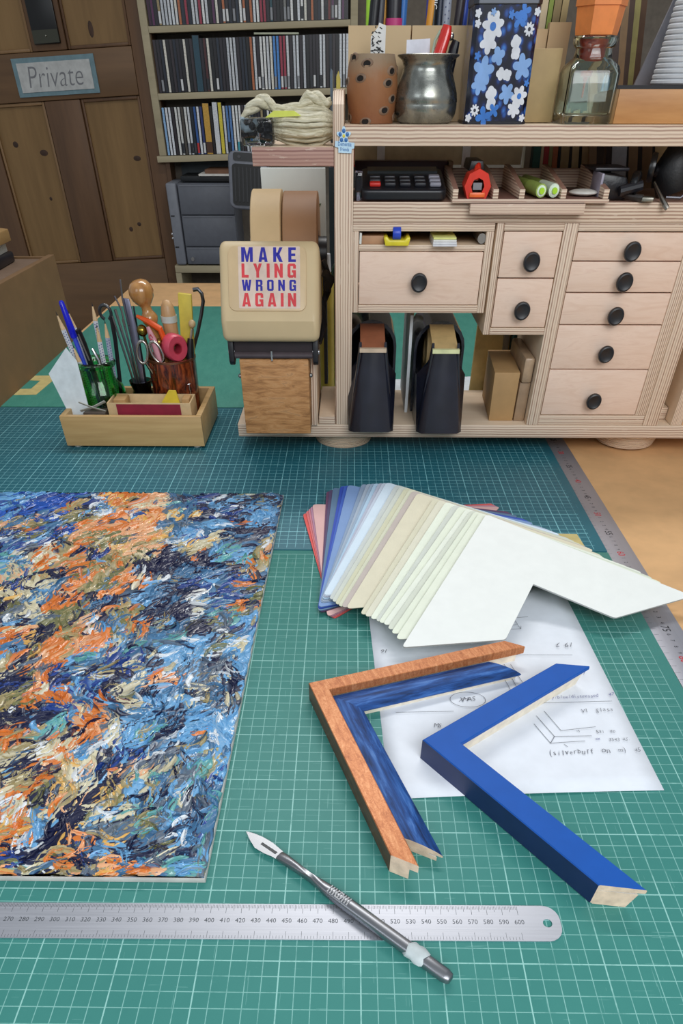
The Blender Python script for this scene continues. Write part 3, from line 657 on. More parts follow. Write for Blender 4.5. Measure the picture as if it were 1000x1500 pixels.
# --- the painting
ANCH = "-39,62.1,LLRBS,24;-35.9,61.3,RRBLW,48;-33.3,61.8,BBRRN,48;-33,58.1,BNRSW,65;-38.2,58.1,BRLN,67;-36.3,56.2,TPVLS,48;-34.6,54,VVTON,23;-35.8,52.6,NBSW,47;-32.7,51.9,WLBLW,54;-34.2,50.2,LWBB,66;-34.1,47.2,QQSL,23;-32.8,48.9,WGNC,63;-31.5,54.4,BRNS,63;-32.7,43.3,CCCP,101;-32,40.4,CCYN,101;-31.7,42.7,QNNB,93;-30.1,42.7,CCCT,92;-29.6,37.5,CCWG,92;-30.8,37.5,NNGV,74;-30.1,49.2,TCCO,80;-27.7,44.2,NNNN,61;-28.9,43.3,NCNT,41;-28.7,46.4,OOOT,54;-30.6,59,TVTC,24;-30.1,59.8,OOT,102;-28.7,59.8,NBVT,46;-27.6,52.3,VTPO,43;-27.2,48,OOPT,43;-29.1,50.6,NNST,84;-25.6,49,BBLN,90;-27.3,60.2,WWLS,80;-25.3,61.4,OOYT,62;-25,56.7,OOOP,45;-23.2,58.3,LWBP,89;-21.6,55.3,PPOP,58;-24,51,TVCV,59;-22.3,47.7,TVOT,100;-21.4,49.3,PCYP,42;-25.4,45.2,TOVW,59;-24.8,42.8,OOOP,58;-25.1,39.4,OOON,77;-23.2,41.7,VTVC,88;-21.6,42.5,VSVW,56;-27.4,41,SSCL,78;-23.5,36.5,VVVT,75;-21.8,37.9,NNBS,70;-20.5,40.6,OOPO,74;-20,43.4,OOPO,87;-18.8,40,NSNL,37;-17.8,36.9,TTVO,98;-16.8,34.6,TOTC,97;-25.7,35.8,VNVG,41;-27.4,35.2,SVNC,59;-25.7,33.8,NNVN,70;-28.5,32.8,OOON,57;-27,33.8,YYPC,39;-29.1,35,NSCW,39;-22.7,33.1,OTOV,55;-20.3,32.4,OOWP,79;-21.6,36,OWPN,58;-19.1,34.4,SLSV,86;-18,32,SLCS,84;-24.2,30.8,OOOO,62;-22.7,29.9,OPOT,61;-24.9,28.8,OOPG,63;-27.1,28.4,YTTC,74;-28.1,30.3,SLNS,92;-25.5,27.7,NNNV,80;-26.2,30.3,YTNV,81;-21.9,27.6,NNBB,36;-20.8,29.3,SQSL,19;-16.4,28.9,BSBS,66;-19,27.4,SWNT,38;-16.9,26.6,NNNB,34;-15.4,27.6,TTSC,36;-16,31.1,SSQN,35;-23.3,26.5,OPSG,88;-22,61.5,PPOC,45;-20.2,56.8,OPPY,75;-20.3,54.2,POGC,43;-18.9,53.8,OYTP,42;-16.9,61.1,SGQS,91;-17.9,55.7,SSGW,105;-16.9,58,CCYS,59;-14.9,62,NNSB,23;-12.2,62.4,NWNL,44;-10.1,60,SBNW,42;-12.6,58,NNWB,23;-10.6,57.3,NSBN,23;-7.5,61.2,SNSL,2;-6.6,57.7,LLLS,80;-8.6,63.3,VSSN,0;-12.6,55.4,SLGS,-18;-14.3,53.2,LBLW,40;-15.9,51.1,WCSL,50;-18.5,50.4,TVTP,42;-19.1,48.7,VTPC,86;-16.8,48.7,NNNN,40;-17.5,45.9,NNNN,85;-15.8,45.9,NNSN,77;-13.5,50.4,CCYT,39;-12,51.5,CCSY,40;-12.4,47.5,NNNN,71;-10.4,49.8,SLQL,82;-9.4,53.6,NNSN,21;-6.9,53.6,NNNL,55;-8.3,50.1,NNLS,22;-8.5,47.9,LSLQ,54;-9.5,45.7,NNSN,38;-5.9,49.2,TVTP,91;-5.7,46.6,TOOV,90;-5.6,51.5,TVTS,79;-6,44.2,LWLT,79;-6.4,43,NBSN,36;-10.2,43.5,BLSN,38;-12.6,43.2,SBNS,19;-14.1,42.9,NNNS,19;-16.4,42.9,SLCW,78;-10.4,41.2,LWSC,53;-8.1,41.8,BSBV,36;-6.7,40.2,NBSN,19;-5.8,40.5,VVTN,51;-7,37.8,TOTV,36;-5.6,38.8,VTNS,34;-8.9,39.1,SBNL,36;-13.7,40.6,NSNN,28;-15,38.5,NNNS,59;-15.9,37.1,NSNN,54;-16.9,39,SLLS,85;-11.3,37.2,WNCL,52;-12.7,36.9,NNNN,63;-13.6,35.1,NSNV,64;-9.5,37,SGSQ,37;-7.9,36,SSQG,52;-10.7,34.5,NNSV,35;-7.1,34.2,NNWS,59;-8.4,33.5,GNWS,50;-6.1,35,LLBL,77;-6,36.5,SLLB,52;-14.8,33.9,QQLS,0;-15.4,32.3,SNGS,97;-13.2,32.5,QSLG,18;-10.7,32.1,SNSL,18;-8.4,31.6,LVLS,35;-6.6,32.4,LWLL,71;-5.4,29.5,LLLL,86;-7.1,31,CWLL,64;-10.7,30.1,LLLS,80;-13.2,29.6,LWLC,35;-14.6,29.4,NNGN,84;-9.3,29.9,NNWG,35;-9.1,27.3,GSGN,88;-7.7,28.8,NNWG,59;-7.9,26.3,WCGN,79;-6.6,27.1,LNLL,110;-12.8,27.9,LWNC,49;-13.1,26.4,OPNW,34;-14.3,26.8,LSCW,49;-25.6,24.8,NNNB,36;-24.2,23.6,VVVN,36;-25.4,23.4,TYVT,54;-22.9,20.9,NNNN,50;-24.5,21.4,NNTC,18;-21.3,21.6,NNBS,0;-23.2,18.7,OOOT,50;-21.8,18.7,NNTT,15;-22.1,23.8,OPOO,-55;-23.2,25,SCOP,80;-20.1,23.9,OWPB,-55;-18.8,21.8,PCLB,-59;-17.9,21.3,OOOP,-34;-19.4,25,LLBS,85;-19.6,22.7,SGOC,-56;-20.3,20.6,SLQL,87;-20.6,19.5,LQCG,63;-22.4,17,TCTT,34;-22.5,15.8,TCVT,28;-19.8,16.8,CCTW,48;-17.9,19.4,NNOO,40;-17.2,18.9,OOOP,54;-17.1,17.3,LLLS,32;-15.4,17.4,WLWS,81;-17.6,16.1,YYCC,62;-18.5,17.1,POCW,93;-16.6,15.6,WWCP,90;-16.9,14.6,SGSG,84;-18.2,14.9,GTCO,93;-21.5,15.5,NNNS,48;-20.6,15.7,WNCP,68;-20.9,13.9,NCNT,45;-20.5,14.4,NNOT,30;-19.1,14.5,OOON,28;-21.1,12.4,WTWP,48;-20.4,12.7,OOON,70;-19,12.4,VNVN,62;-18.3,12.9,NGVN,84;-17.3,13.2,YTPC,90;-16.8,12.1,TPCO,83;-20.7,10.7,OOYW,60;-20.3,10.9,CWWT,87;-19.4,10.2,OOOO,79;-19.5,8.9,OOOY,69;-19.6,8.4,OOYT,0;-17.6,10.4,VGCL,99;-18.3,10.2,SGLT,12;-17.9,8.3,WWLG,94;-15.7,11.4,NNNN,63;-15.9,10.2,NNNN,65;-16.5,8.7,NNNN,51;-17.6,7,NNNN,13;-18.6,7.4,NNBN,29;-19.6,7.8,NNVB,13;-15.3,13.8,WLNC,81;-15.2,15.9,NBLL,66;-14.6,15.9,BNLN,74;-14.7,13.8,NNNN,63;-14,16.5,LNLB,57;-13.4,17.5,NNLS,59;-15,12.6,NNNN,58;-13.7,12.7,TTYV,99;-14.2,11.3,VGCW,45;-13.1,11,WWLC,27;-14.1,19.1,LLLQ,79;-15.4,18.8,WCLG,82;-13.6,9.8,GQVW,8;-12.9,8.9,VTYG,0;-15.2,8.4,OTPY,0;-15.2,7.4,OOTP,27;-14,7.2,SBSN,-49;-13.5,7.3,SNSS,97;-12.8,7.2,WLLS,-33;-12.8,8,TPOT,0;-15.5,22.4,NSGN,-25;-16.7,23.1,OSNN,-25;-15.2,23,NSNW,-20;-14.7,23.2,TTCW,0;-13.7,21,NLSN,3;-18.1,6.2,VYTQ,0;-18.6,5.5,OPYP,0;-17.5,5.8,WCPT,0;-16.2,6,VVYT,45;-15.6,6.5,GVCT,54;-13.8,5.8,OPTO,45;-14.8,6.5,TVOT,4;-13.2,6.2,SSNG,97;-11.9,6,OOYP,29;-10.8,5.7,VOOT,24;-9.9,5.8,OOPO,13;-14,9.2,NSSG,96;-14.9,24.7,CTVG,34;-13.8,24.9,NNSN,61;-13.1,23,LLWB,88;-11.9,22.3,NNLS,60;-10.6,23.4,LWLC,80;-10.4,24.9,LLSW,78;-9.7,24.4,NGGN,86;-8.5,24.2,TCGN,34;-8.2,25.2,NNGC,0;-7,24.8,GNSN,90;-6,24.4,GNGC,90;-7.3,23.1,GSSN,78;-5.3,24.6,LWLL,76;-12.8,20.1,LLSL,92;-12,20.1,QTQS,90;-10.7,20.7,SSNS,63;-9.8,21.4,SSNL,58;-8.6,20.5,LLSL,33;-8.1,21.6,WLWL,31;-6.5,20.7,WTLL,-56;-5.5,20.6,LLLW,90;-5.8,18.9,WWLL,-61;-4.8,18.2,BLBL,90;-13.5,18.4,LLNB,72;-13.1,17.1,BNLN,66;-11.6,17.6,SNSN,30;-10.4,17.7,WLGG,43;-8.8,17.9,SNSN,76;-7.6,16.9,LLNL,105;-6.8,17.6,LLLS,105;-5.5,16.9,LLSL,-56;-12.4,15.6,PCWG,78;-11.5,14.8,QQCQ,87;-10.8,15.8,GCGT,85;-12.2,13.5,LLSL,-56;-9.8,14.7,SSNG,77;-9.1,15.5,SNSN,84;-8.2,15.7,GSSQ,75;-10.1,13.6,NNSN,62;-9.1,13.8,SLNS,74;-8.2,13.4,WNLW,74;-8.8,14.7,GWGS,27;-7.4,13.9,SVGQ,93;-6.7,15.7,SSTQ,75;-6.7,13,NSNS,93;-5.7,13.6,SSBS,74;-5.3,15.4,LWLL,90;-10.7,12.7,NGVN,93;-9.7,11.5,SLQN,77;-8.9,11.6,GVQS,101;-8.2,11.8,QCWG,93;-7.2,11.8,SNGG,93;-6.6,10.8,NSNS,73;-5.7,11.4,SSQL,90;-5.1,11.8,QLSS,93;-4.8,10.3,NTGN,90;-11.1,11,NSVN,45;-9.8,9.5,VQVG,30;-10.7,10.2,VQGT,27;-8.7,10.3,LLNS,-31;-8.5,9.2,WGSW,53;-7.6,8.8,LSWN,63;-6.9,9,BSSS,73;-5.8,9.8,SSLS,90;-5.9,8.3,GTQG,75;-5.1,8.3,LLQS,90;-11.1,8.7,NSNN,42;-9.9,8,NSNG,28;-10.8,7.6,NNSS,27;-9,8,TNVT,27;-8.6,7,GCSG,27;-8.9,6.3,LLQS,-43;-8.1,7.5,WNWG,27;-7.2,6.6,LLSQ,17;-6.7,7.3,LSLN,-56;-5.8,6.2,LQTS,27;-5,6.3,LSCG,90;-5,7.4,QLSL,93;-10.3,5.7,OOOT,13;-9.7,6.2,SSOL,13"
PAL = dict(B='1c3f8c', R='1b57b8', N='141a3e', S='42729a', L='6aa6d4', W='dfe4e8', C='d3caaa', T='a99a6e', O='d9782e', P='e8ad80', V='74744a', G='5d6b7c', Q='5fa5a4', Y='e2b05c')
pt = thing('painting', 'abstract painting in thick blue and orange paint lying flat on the mat', 'painting', (-27, 35, 0))
def PX(y): return -5.0+.0148*(y-35)                      # right edge
mb = MB(); mb.prism([(-48, 5.5), (PX(5.5), 5.55), (PX(64.6), 64.6), (-48, 64.2)], 'z', .02, .5)
mb.build('canvas_board', plain('c9c7c2', .7), pt, bevel=.04)
mb = MB(); mb.prism([(-47.9, 5.7), (PX(5.7)-.12, 5.75), (PX(64.4)-.1, 64.45), (-47.9, 64.0)], 'z', .5, .56)
mb.build('paint_ground', plain('4a5f78', .5, var=.4, scale=60), pt)
anch = []
for a in ANCH.split(';'):
    q = a.split(','); anch.append((float(q[0]), float(q[1]), q[2], radians(float(q[3]))))
rp = random.Random(4); SB = MB(); SC = []
def stroke(cx, cy, ang, ln_, wd, pal, z, k1, k2):
    nu, nv = 7, 8
    ca, cb = srgb(PAL[k1]), srgb(PAL[k2]); bend = rp.choice((-1, 1))*rp.uniform(.1, 1)**1.6*ln_*.3; hgt = rp.uniform(.05, .13)
    streak = [rp.random()**2.2*.75 for _ in range(nu)]; ph = rp.random()*6
    base = len(SB.v); ux, uy = cos(ang), sin(ang); tone = rp.uniform(.88, 1.14)
    w0 = [rp.uniform(.7, 1.05) for _ in range(nv+1)]
    for j in range(nv+1):
        t_ = j/nv; x = (t_-.5)*ln_; yb = bend*(1-4*(t_-.5)**2)+.06*sin(6*t_+ph)*wd
        ww = wd*.5*w0[j]*(min(1, 4.2*t_+.35) if t_ < .5 else min(1, 3.0*(1-t_)+.25))
        for i in range(nu):
            s = (i/(nu-1)-.5)*2; y = yb+s*ww*(rp.uniform(.78, 1.2) if abs(s) > .99 else 1)+rp.uniform(-.02, .02)
            px, py = cx+x*ux-y*uy, cy+x*uy+y*ux
            edge = 1-abs(s)**3
            hh = z+hgt*(edge*.6+(.55 if abs(s) > .6 and abs(s) < .99 else 0)+.3*((i % 2)))+.05*sin(5*t_+i*1.7+ph)
            if abs(s) > .99 or j in (0, nv): hh = z-.03
            px = min(px, PX(py)-.02+.05*sin(py*3)); py = min(max(py, 5.62), 64.5)
            SB.v.append(Vector((px, py, hh)))
            m = streak[i]*(0.5+.5*sin(3*t_+ph+i)); q = [max(0, min(1, (ca[c_]*(1-m)+cb[c_]*m)*tone)) for c_ in range(3)]+[1]
            SC.append(q)
    for j in range(nv):
        for i in range(nu-1):
            a = base+j*nu+i; SB.f.append((a, a+1, a+nu+1, a+nu)); SB.mi.append(0)
def near(x, y):
    best = sorted(((a[0]-x)**2+((a[1]-y))**2, i) for i, a in enumerate(anch))[:2]
    i = best[0][1] if rp.random() < .85 or best[1][0] > best[0][0]*2.2+1 else best[1][1]
    return anch[i]
N_ = 0
for layer, (count, l0, l1, w0_, w1_) in enumerate(((1000, 3.0, 6.0, 1.4, 2.6), (1700, 1.8, 4.2, .75, 1.6), (1500, .8, 2.8, .25, .75))):
    for k in range(count):
        y = rp.uniform(5.8, 64.4); xl = -46 if y > 50 else -46+(50-y)*.55
        x = rp.uniform(xl, PX(y)-.2)
        a = near(x, y); k1 = rp.choice(a[2]) if rp.random() < .92 else rp.choice('NNWSTOLG'); k2 = rp.choice(a[2]+('WN' if rp.random() < .4 else ''))
        sc_ = 1.0 if y > 25 else .85
        if k1 == 'W' and layer < 2: k1 = rp.choice(a[2]); 
        stroke(x, y, a[3]+rp.gauss(0, .3 if layer < 2 else .55), rp.uniform(l0, l1)*sc_, rp.uniform(w0_, w1_)*sc_, a[2], .54+layer*.06+N_*8e-6, k1, k2); N_ += 1
SB.build('brush_strokes', vcol(), pt, kind='stuff', smooth=80, cols=SC)
# ================================================================== left: low cabinet at the bench edge
lc = thing('side_cabinet', 'brown board cabinet standing along the left edge of the bench', 'cabinet', (-75, 110, -90))
M_BR = plain('7a5c3c', .6, var=.05, scale=20)
MB().box(-56.55, -55.3, -40, 142, -89.9, 14.6).build('side_panel', M_BR, lc, bevel=.1)
MB().box(-110, -56.6, -40, 141, 12.4, 14.0).build('top_panel', plain('76604f', .6, var=.04), lc)
MB().box(-110, -56.6, 141.05, 142, -89.9, 14.3).build('back_panel', M_BR, lc)
MB().prism([(-72, 118), (-61.2, 126), (-61.6, 138.5), (-64, 140), (-76, 140)], 'z', 17.2, 19.0).build('wood_block', wood('worn_pine', '8f6f43', 'b08b58', 'y', 14), label='worn wooden block on top of the stack at the left edge', cat='wood block', bevel=.15)
MB().prism([(-74, 119), (-62, 127), (-62.5, 137.5), (-76, 138)], 'z', 15.7, 17.15).build('book', [plain('b7b5ab', .7)], label='thick grey-paged book under the worn wooden block', cat='book', bevel=.05)
MB().prism([(-75, 117.5), (-61.2, 126.2), (-61.8, 138.2), (-77, 139)], 'z', 14.05, 15.65).build('book', plain('15131c', .4), label='dark-covered book at the bottom of the left stack', cat='book', bevel=.3)
MB().prism(arc((0, 0), 1.6, -.5, pi+.5, 14), 'y', 0, 9).xf(Matrix.Translation((-65.5, 130, 19.9))).build('tape_roll', [plain('1f4f9a', .3)], label='blue and green roll standing on the stack at the left edge', cat='tape roll', bevel=.1)

# ================================================================== wooden tray with pens and tools
M_TR = wood('pale_oak', 'b08b58', 'cba873', 'x', 34, .45, 16, .1)
tr = thing('desk_tray', 'small open wooden tray holding jars of pens and tools', 'tray', (-28, 88, 0))
def bx(name, m, par, *b, bevel=.06): return MB().box(*b).build(name, m, par, bevel=bevel)
bx('front_board', M_TR, tr, -38.2, -17.6, 81.3, 82.1, .35, 4.45)
bx('back_board', M_TR, tr, -38.2, -17.6, 94.4, 95.2, .35, 4.45)
bx('end_board', M_TR, tr, -38.2, -37.4, 82.12, 94.38, .35, 4.45)
bx('end_board', M_TR, tr, -18.4, -17.6, 82.12, 94.38, .35, 4.45)
bx('bottom_board', plain('3a2a1e', .7), tr, -37.35, -18.45, 82.15, 94.35, .35, .7, bevel=0)
for x in (-36.9, -18.9):
    for y in (82.4, 94): MB().lathe([(.01, .01), (.6, .01), (.6, .34), (.01, .34)], (x, y, 0), 12).build('foot', plain('d8d6cc', .5), tr)
# green glass jar
gj = thing('green_glass_jar', 'bright green glass jar full of pencils and pens in the tray', 'jar', (-33.6, 88.6, .71))
JC = (-33.6, 88.6, 0)
prof = [(.05, .75), (3.2, .75), (3.5, 1.2), (3.55, 5.4), (3.3, 6.4), (2.6, 7.3), (2.5, 7.9), (2.5, 9.0), (2.85, 9.15), (2.95, 9.5), (2.8, 9.8), (2.55, 9.85), (2.3, 9.6), (2.25, 7.8), (2.35, 7.2), (3.0, 6.3), (3.25, 5.3), (3.2, 1.5), (.05, 1.3)]
MB().lathe(prof, JC, 36).build('glass_body', glass('58d870'), gj, smooth=60)
def pencil(tip, end, hexc='d9dbe2', name='pencil', r=.36, label=None, dots='3d4f8a', group='spotted pencils in the green jar', tipc='d9b88c'):
    T, E_ = Vector(tip), Vector(end); d = (E_-T).normalized(); L = (E_-T).length
    o = thing(name, label, 'pencil', end, group=group)
    m = MB().tube([T+d*2.2, E_], r, 6).build('barrel', plain(hexc, .4), o, smooth=0)
    MB().tube([T+d*.5, T+d*2.2], [.09, r], 8).build('sharpened_wood', plain(tipc, .6), o)
    MB().tube([T, T+d*.5], [.015, .09], 6).build('lead', plain('26262a', .4), o)
    if dots:
        sp = d.orthogonal().normalized(); s2 = d.cross(sp); mb = MB()
        k = 0; x = 2.5
        while x < L-.4:
            for q in range(6):
                a = q*pi/3+pi/6; n = sp*cos(a)+s2*sin(a); c = T+d*(x+(.14 if q % 2 else 0))+n*(r*.87+.01)
                e1 = d; e2 = n.cross(d)
                mb.add([c+(e1*cos(j*pi/3)+e2*sin(j*pi/3))*.085 for j in range(6)], [(0, 1, 2, 3, 4, 5)])
            x += .34
        mb.build('dots', plain(dots, .5), o, kind='stuff', smooth=0)
    return o
pencil((-37.0, 87.6, 16.0), (-34.6, 88.2, 1.6), label='white spotted pencil leaning farthest left in the green jar')
pencil((-36.1, 89.8, 15.8), (-33.9, 89.0, 1.6), label='white spotted pencil just behind the blue biro')
pencil((-35.6, 86.9, 12.2), (-34.2, 87.7, 1.6), label='short white spotted pencil in front of the blue biro')
pencil((-32.2, 89.2, 16.8), (-33.0, 89.6, 1.6), label='tall white spotted pencil upright right of the black pen')
pencil((-31.9, 88.0, 14.5), (-32.4, 88.2, 1.6), label='white spotted pencil leaning right at the middle of the jar')
pencil((-30.7, 88.4, 14.9), (-31.8, 89.2, 1.6), hexc='a9b0c4', label='grey spotted pencil at the right side of the green jar')
bp = thing('ballpoint_pen', 'blue ballpoint pen with a blue cap in the green jar', 'pen', (-34, 88, 1.6))
A_, B_ = Vector((-35.8, 87.3, 17.3)), Vector((-34.0, 88.2, 1.5)); d_ = (B_-A_).normalized()
MB().tube([A_+d_*4, B_], .34, 8).build('barrel', plain('3a4fd0', .2), bp)
MB().tube([A_, A_+d_*.2, A_+d_*3.6, A_+d_*4.4], [.22, .36, .5, .5], 10).build('cap', plain('1b22c8', .3), bp)
MB().tube([A_+d_*.4+Vector((0, -.5, 0)), A_+d_*3.8+Vector((0, -.62, 0))], .13, 6).build('clip', plain('1b22c8', .3), bp)
bp = thing('ballpoint_pen', 'black ballpoint pen leaning in the green jar', 'pen', (-33, 88, 1.6))
MB().tube([(-34.3, 86.9, 14.0), (-34.0, 87.1, 12.2), (-33.2, 88, 1.6)], [.42, .42, .36], 10).build('barrel', plain('15151a', .3), bp)
MB().tube([(-34.2, 86.4, 13.6), (-33.7, 86.8, 10.2)], .12, 6).build('clip', metal('b0b0b4', .3), bp)
MB().tube([(-33.0, 87.2, 11.6), (-32.4, 87.0, 10.2), (-32.7, 88, 2)], [.2, .3, .3], 8).build('metal_pen', metal('a8a8ac', .25), label='slim silver pen at the front of the green jar', cat='pen')
hk = thing('hook_tool', 'black flat tool with a round ring end in the green jar', 'tool', (-31, 90, 1.6))
MB().tube([(-30.9+.8*cos(a*pi/8), 90.1, 15.4+.9*sin(a*pi/8)) for a in range(-3, 12)], .22, 8).build('ring_end', plain('26272c', .3), hk)
MB().tube([(-30.2, 90.1, 15), (-30.3, 90.0, 12), (-31.5, 89.8, 1.8)], .33, 6).build('shank', plain('1e1f24', .35), hk)
# card leaning, clip, small lidded box
cd = MB().prism([(-39.4, 9.0), (-36.0, 12.2), (-34.9, 10.6), (-34.7, .9), (-37.2, .9)], 'y', 0, .12)
cd.xf(Matrix.Translation((0, 84.4, 0)) @ Matrix.Rotation(-.06, 4, 'X'))
cd.build('white_card', plain('dde6ea', .55), label='white card leaning at the left end of the wooden tray', cat='card')
xb = thing('crossed_strips', 'two grey strips crossed over a small dark block in the tray', 'strips', (-33.2, 83.3, .7))
MB().box(-35.2, -31.9, 82.9, 85.2, .72, 4.4).build('dark_block', plain('4a3d34', .6), xb, bevel=.1)
MB().tube([(-35.3, 82.75, 5.9), (-33.4, 82.65, 5.2), (-31.7, 82.75, 4.7)], .26, 6, flat=.35).build('strip', plain('a9aaa2', .5), xb)
MB().tube([(-35.4, 82.85, 4.7), (-33.2, 82.75, 5.3), (-31.5, 82.85, 6.0)], .26, 6, flat=.35).build('strip', plain('a9aaa2', .5), xb)
sb = thing('small_open_box', 'small pale box with a dark red band inside the wooden tray', 'box', (-25.2, 84.4, .7))
M_SB = plain('c9ac80', .6)
bx('front_wall', M_SB, sb, -31.25, -19.1, 82.6, 82.8, .75, 5.85, bevel=.02); bx('back_wall', M_SB, sb, -31.25, -19.1, 86.6, 86.8, .75, 5.85, bevel=.02)
bx('end_wall', M_SB, sb, -31.25, -31.05, 82.82, 86.58, .75, 5.85, bevel=.02); bx('end_wall', M_SB, sb, -19.3, -19.1, 82.82, 86.58, .75, 5.85, bevel=.02)
bx('red_band', plain('8a1632', .6), sb, -29.9, -20.6, 82.52, 82.6, .8, 5.7, bevel=0)
bx('tray_floor', plain('d9d4c6', .6), sb, -31.0, -19.35, 82.85, 86.55, 4.4, 4.6, bevel=0)
MB().box(-30.6, -28.8, 83.6, 86.2, 4.65, 6.0).build('cork_block', plain('b08a58', .7), label='small brown block at the left inside the small pale box', cat='block', bevel=.2)
MB().box(-20.6, -19.5, 84.0, 86.2, 4.65, 6.0).build('cork_block', plain('b9915e', .7), label='small brown block at the right inside the small pale box', cat='block', bevel=.15)
mb = MB().prism([(-1.5, -.6), (1.4, -.6), (.4, 1.5), (-.6, 1.3)], 'y', -.15, .15); mb.xf(Matrix.Translation((-22.2, 84.9, 5.5)) @ Matrix.Rotation(.25, 4, 'Y')); mb.build('yellow_wedge', plain('d9bf35', .6), label='yellow scrap sticking out of the small pale box', cat='scrap')
MB().tube([(-24.6, 84, 4.9), (-22.8, 84.2, 5.0)], .15, 6).build('metal_pin', metal('90939a', .3), label='short metal pin lying in the small pale box', cat='pin')
# dark green glass inkwell with metal rods
iw = thing('dark_green_inkwell', 'small dark green glass pot holding thin metal rods in the tray', 'jar', (-28.1, 91, .71))
MB().lathe([(.05, .75), (1.5, .75), (1.6, 1.2), (1.55, 4.8), (1.35, 5.2), (1.7, 6.2), (1.7, 6.5), (1.45, 6.5), (1.15, 5.2), (1.3, 4.6), (1.3, 1.2), (.05, 1.1)], (-28.1, 91, 0), 24).build('glass_body', glass('0d3a2a'), iw, smooth=60)
rods = [((-27.9, 90.3, 19.2), (-28.15, 90.4, 17), (-28.0, 91, 2), .13, 'thin tallest metal rod in the green glass pot'), ((-29.2, 90.4, 17.3), (-28.7, 90.6, 15.7), (-28.4, 91, 2), .13, 'bent-tipped metal rod in the green glass pot'),
        ((-30.0, 90.0, 15.0), (-29.4, 90.4, 9.5), (-28.7, 91, 2), .16, 'metal rod leaning farthest left in the green glass pot'), ((-29.5, 90.3, 15.7), (-28.9, 90.7, 9.5), (-28.5, 91.2, 2), .2, 'thick silver rod second from the left in the glass pot'),
        ((-28.6, 90.0, 14.6), (-28.3, 90.3, 9.5), (-28.2, 90.8, 2), .15, 'dull metal rod in the middle of the glass pot')]
for a, b, c, r, lb in rods: MB().tube([a, b, c], r, 7).build('metal_rod', metal('9a9aa2', .28), label=lb, cat='metal rod', group='metal rods in the glass pot')
mb = MB().prism([(-28.2, 17.0), (-27.3, 16.9), (-27.0, 13.5), (-27.4, 6), (-27.6, 2), (-28.0, 2), (-27.9, 6), (-28.1, 13)], 'y', 90.6, 90.8); mb.build('steel_strip', metal('7f7f92', .3), label='flat violet-grey steel blade in the green glass pot', cat='blade', bevel=.03)
mb = MB().prism([(-27.1, 16.0), (-26.9, 15.9), (-27.1, 9), (-27.4, 2), (-27.6, 2), (-27.5, 9)], 'y', 91.1, 91.25); mb.build('steel_strip', metal('5a5a60', .3), label='thin dark steel strip right of the violet-grey blade', cat='blade')
# tortoiseshell cup
t = NT('red_brown_veneer'); f = t.noise(t.coords(scale=(10, 10, 3)), 9, 5, .6, 1.4); t.col(t.ramp(f, [(.38, '35140c'), (.5, '6d2c16'), (.62, '9a4a24')])); M_CUP = t.set(.2, coat=.6)
cu = thing('pen_cup', 'glossy red-brown wooden cup full of tools in the tray', 'cup', (-22.8, 91, .71))
MB().lathe([(.05, .75), (3.2, .75), (3.3, 1.2), (3.62, 9.5), (3.62, 9.7), (3.4, 9.7), (3.1, 1.3), (.05, 1.2)], (-22.8, 91, 0), 36).build('cup_body', M_CUP, cu, smooth=50)
MB().lathe([(3.4, 9.55), (3.67, 9.5), (3.67, 9.75), (3.4, 9.78), (3.4, 9.55)], (-22.8, 91, 0), 36).build('rim', metal('9a6a52', .35), cu, smooth=50)
MB().tube([(-20.3, 88.2, 6.7), (-19.9, 88.3, 6.8), (-20.1, 88.1, 6.6), (-20.05, 88.4, 3.2)], .04, 5).build('bright_pin', metal('e0e0e0', .2), cu)
hs = thing('hand_stamp', 'wooden hand stamp handle with a large round ball end', 'stamp', (-25, 91, 2))
prof = [(.05, -10), (.8, -10), (.85, -2.2), (1.12, -1.75), (1.2, -1.3), (1.0, -.9), (.72, -.5), (.7, .05), (1.1, .45), (1.55, 1.0), (1.75, 1.7), (1.62, 2.4), (1.2, 2.95), (.6, 3.2), (.05, 3.25)]
mb = MB().lathe(prof, (0, 0, 0), 28); mb.xf(Matrix.Translation((-25.2, 91.0, 15.9)) @ Matrix.Rotation(-.17, 4, 'Y')); mb.build('handle', wood('polished_beech', 'a06a34', 'c8955a', 'z', 30, .22, 6, .05, coat=.7), hs, smooth=60)
bu = thing('wooden_peg', 'round-topped wooden peg with a pale band in the cup', 'peg', (-22.4, 92, 2))
mb = MB().lathe([(.05, 1.5), (1.0, 1.5), (1.05, 13), (1.08, 14.6), (.9, 15.8), (.5, 16.5), (.05, 16.6)], (-22.4, 92, 0), 22); mb.build('body', wood('beech_peg', 'b38a5e', 'cfa87c', 'z', 40, .4, 10), bu, smooth=60)
MB().lathe([(1.1, 13.9), (1.17, 13.9), (1.17, 14.7), (1.1, 14.7), (1.1, 13.9)], (-22.4, 92, 0), 22).build('band', plain('c4cbc4', .5), bu)
MB().box(-.95, .95, -.35, .35, 0, 15.2).xf(Matrix.Translation((-21.1, 92.0, 2.2)) @ Matrix.Rotation(.1, 4, 'Y')).build('yellow_stick', plain('d2bb45', .5), label='flat yellow stick standing upright in the red-brown cup', cat='stick', bevel=.12)
hkp = [(-18.6, 93.3, 17.5), (-17.9, 93.3, 17.6), (-17.4, 93.2, 17.1), (-17.3, 93.1, 16.2), (-17.8, 93, 14.6), (-18.6, 92.8, 12.5), (-19.9, 92.3, 9.6), (-21.2, 91.6, 2)]
MB().tube(hkp, .26, 8).build('metal_hook', metal('55565a', .35), label='dark metal hook curving out of the right of the cup', cat='hook')
sc2 = thing('awl', 'small awl with a pale round bead on a black handle', 'awl', (-20, 90.5, 2))
MB().ball((-18.9, 90.8, 13.9), .52).build('bead', plain('cdb083', .4), sc2); MB().tube([(-19.0, 90.8, 13.3), (-19.4, 90.6, 12.0)], .2, 8).build('shank', metal('b8b0a0', .3), sc2)
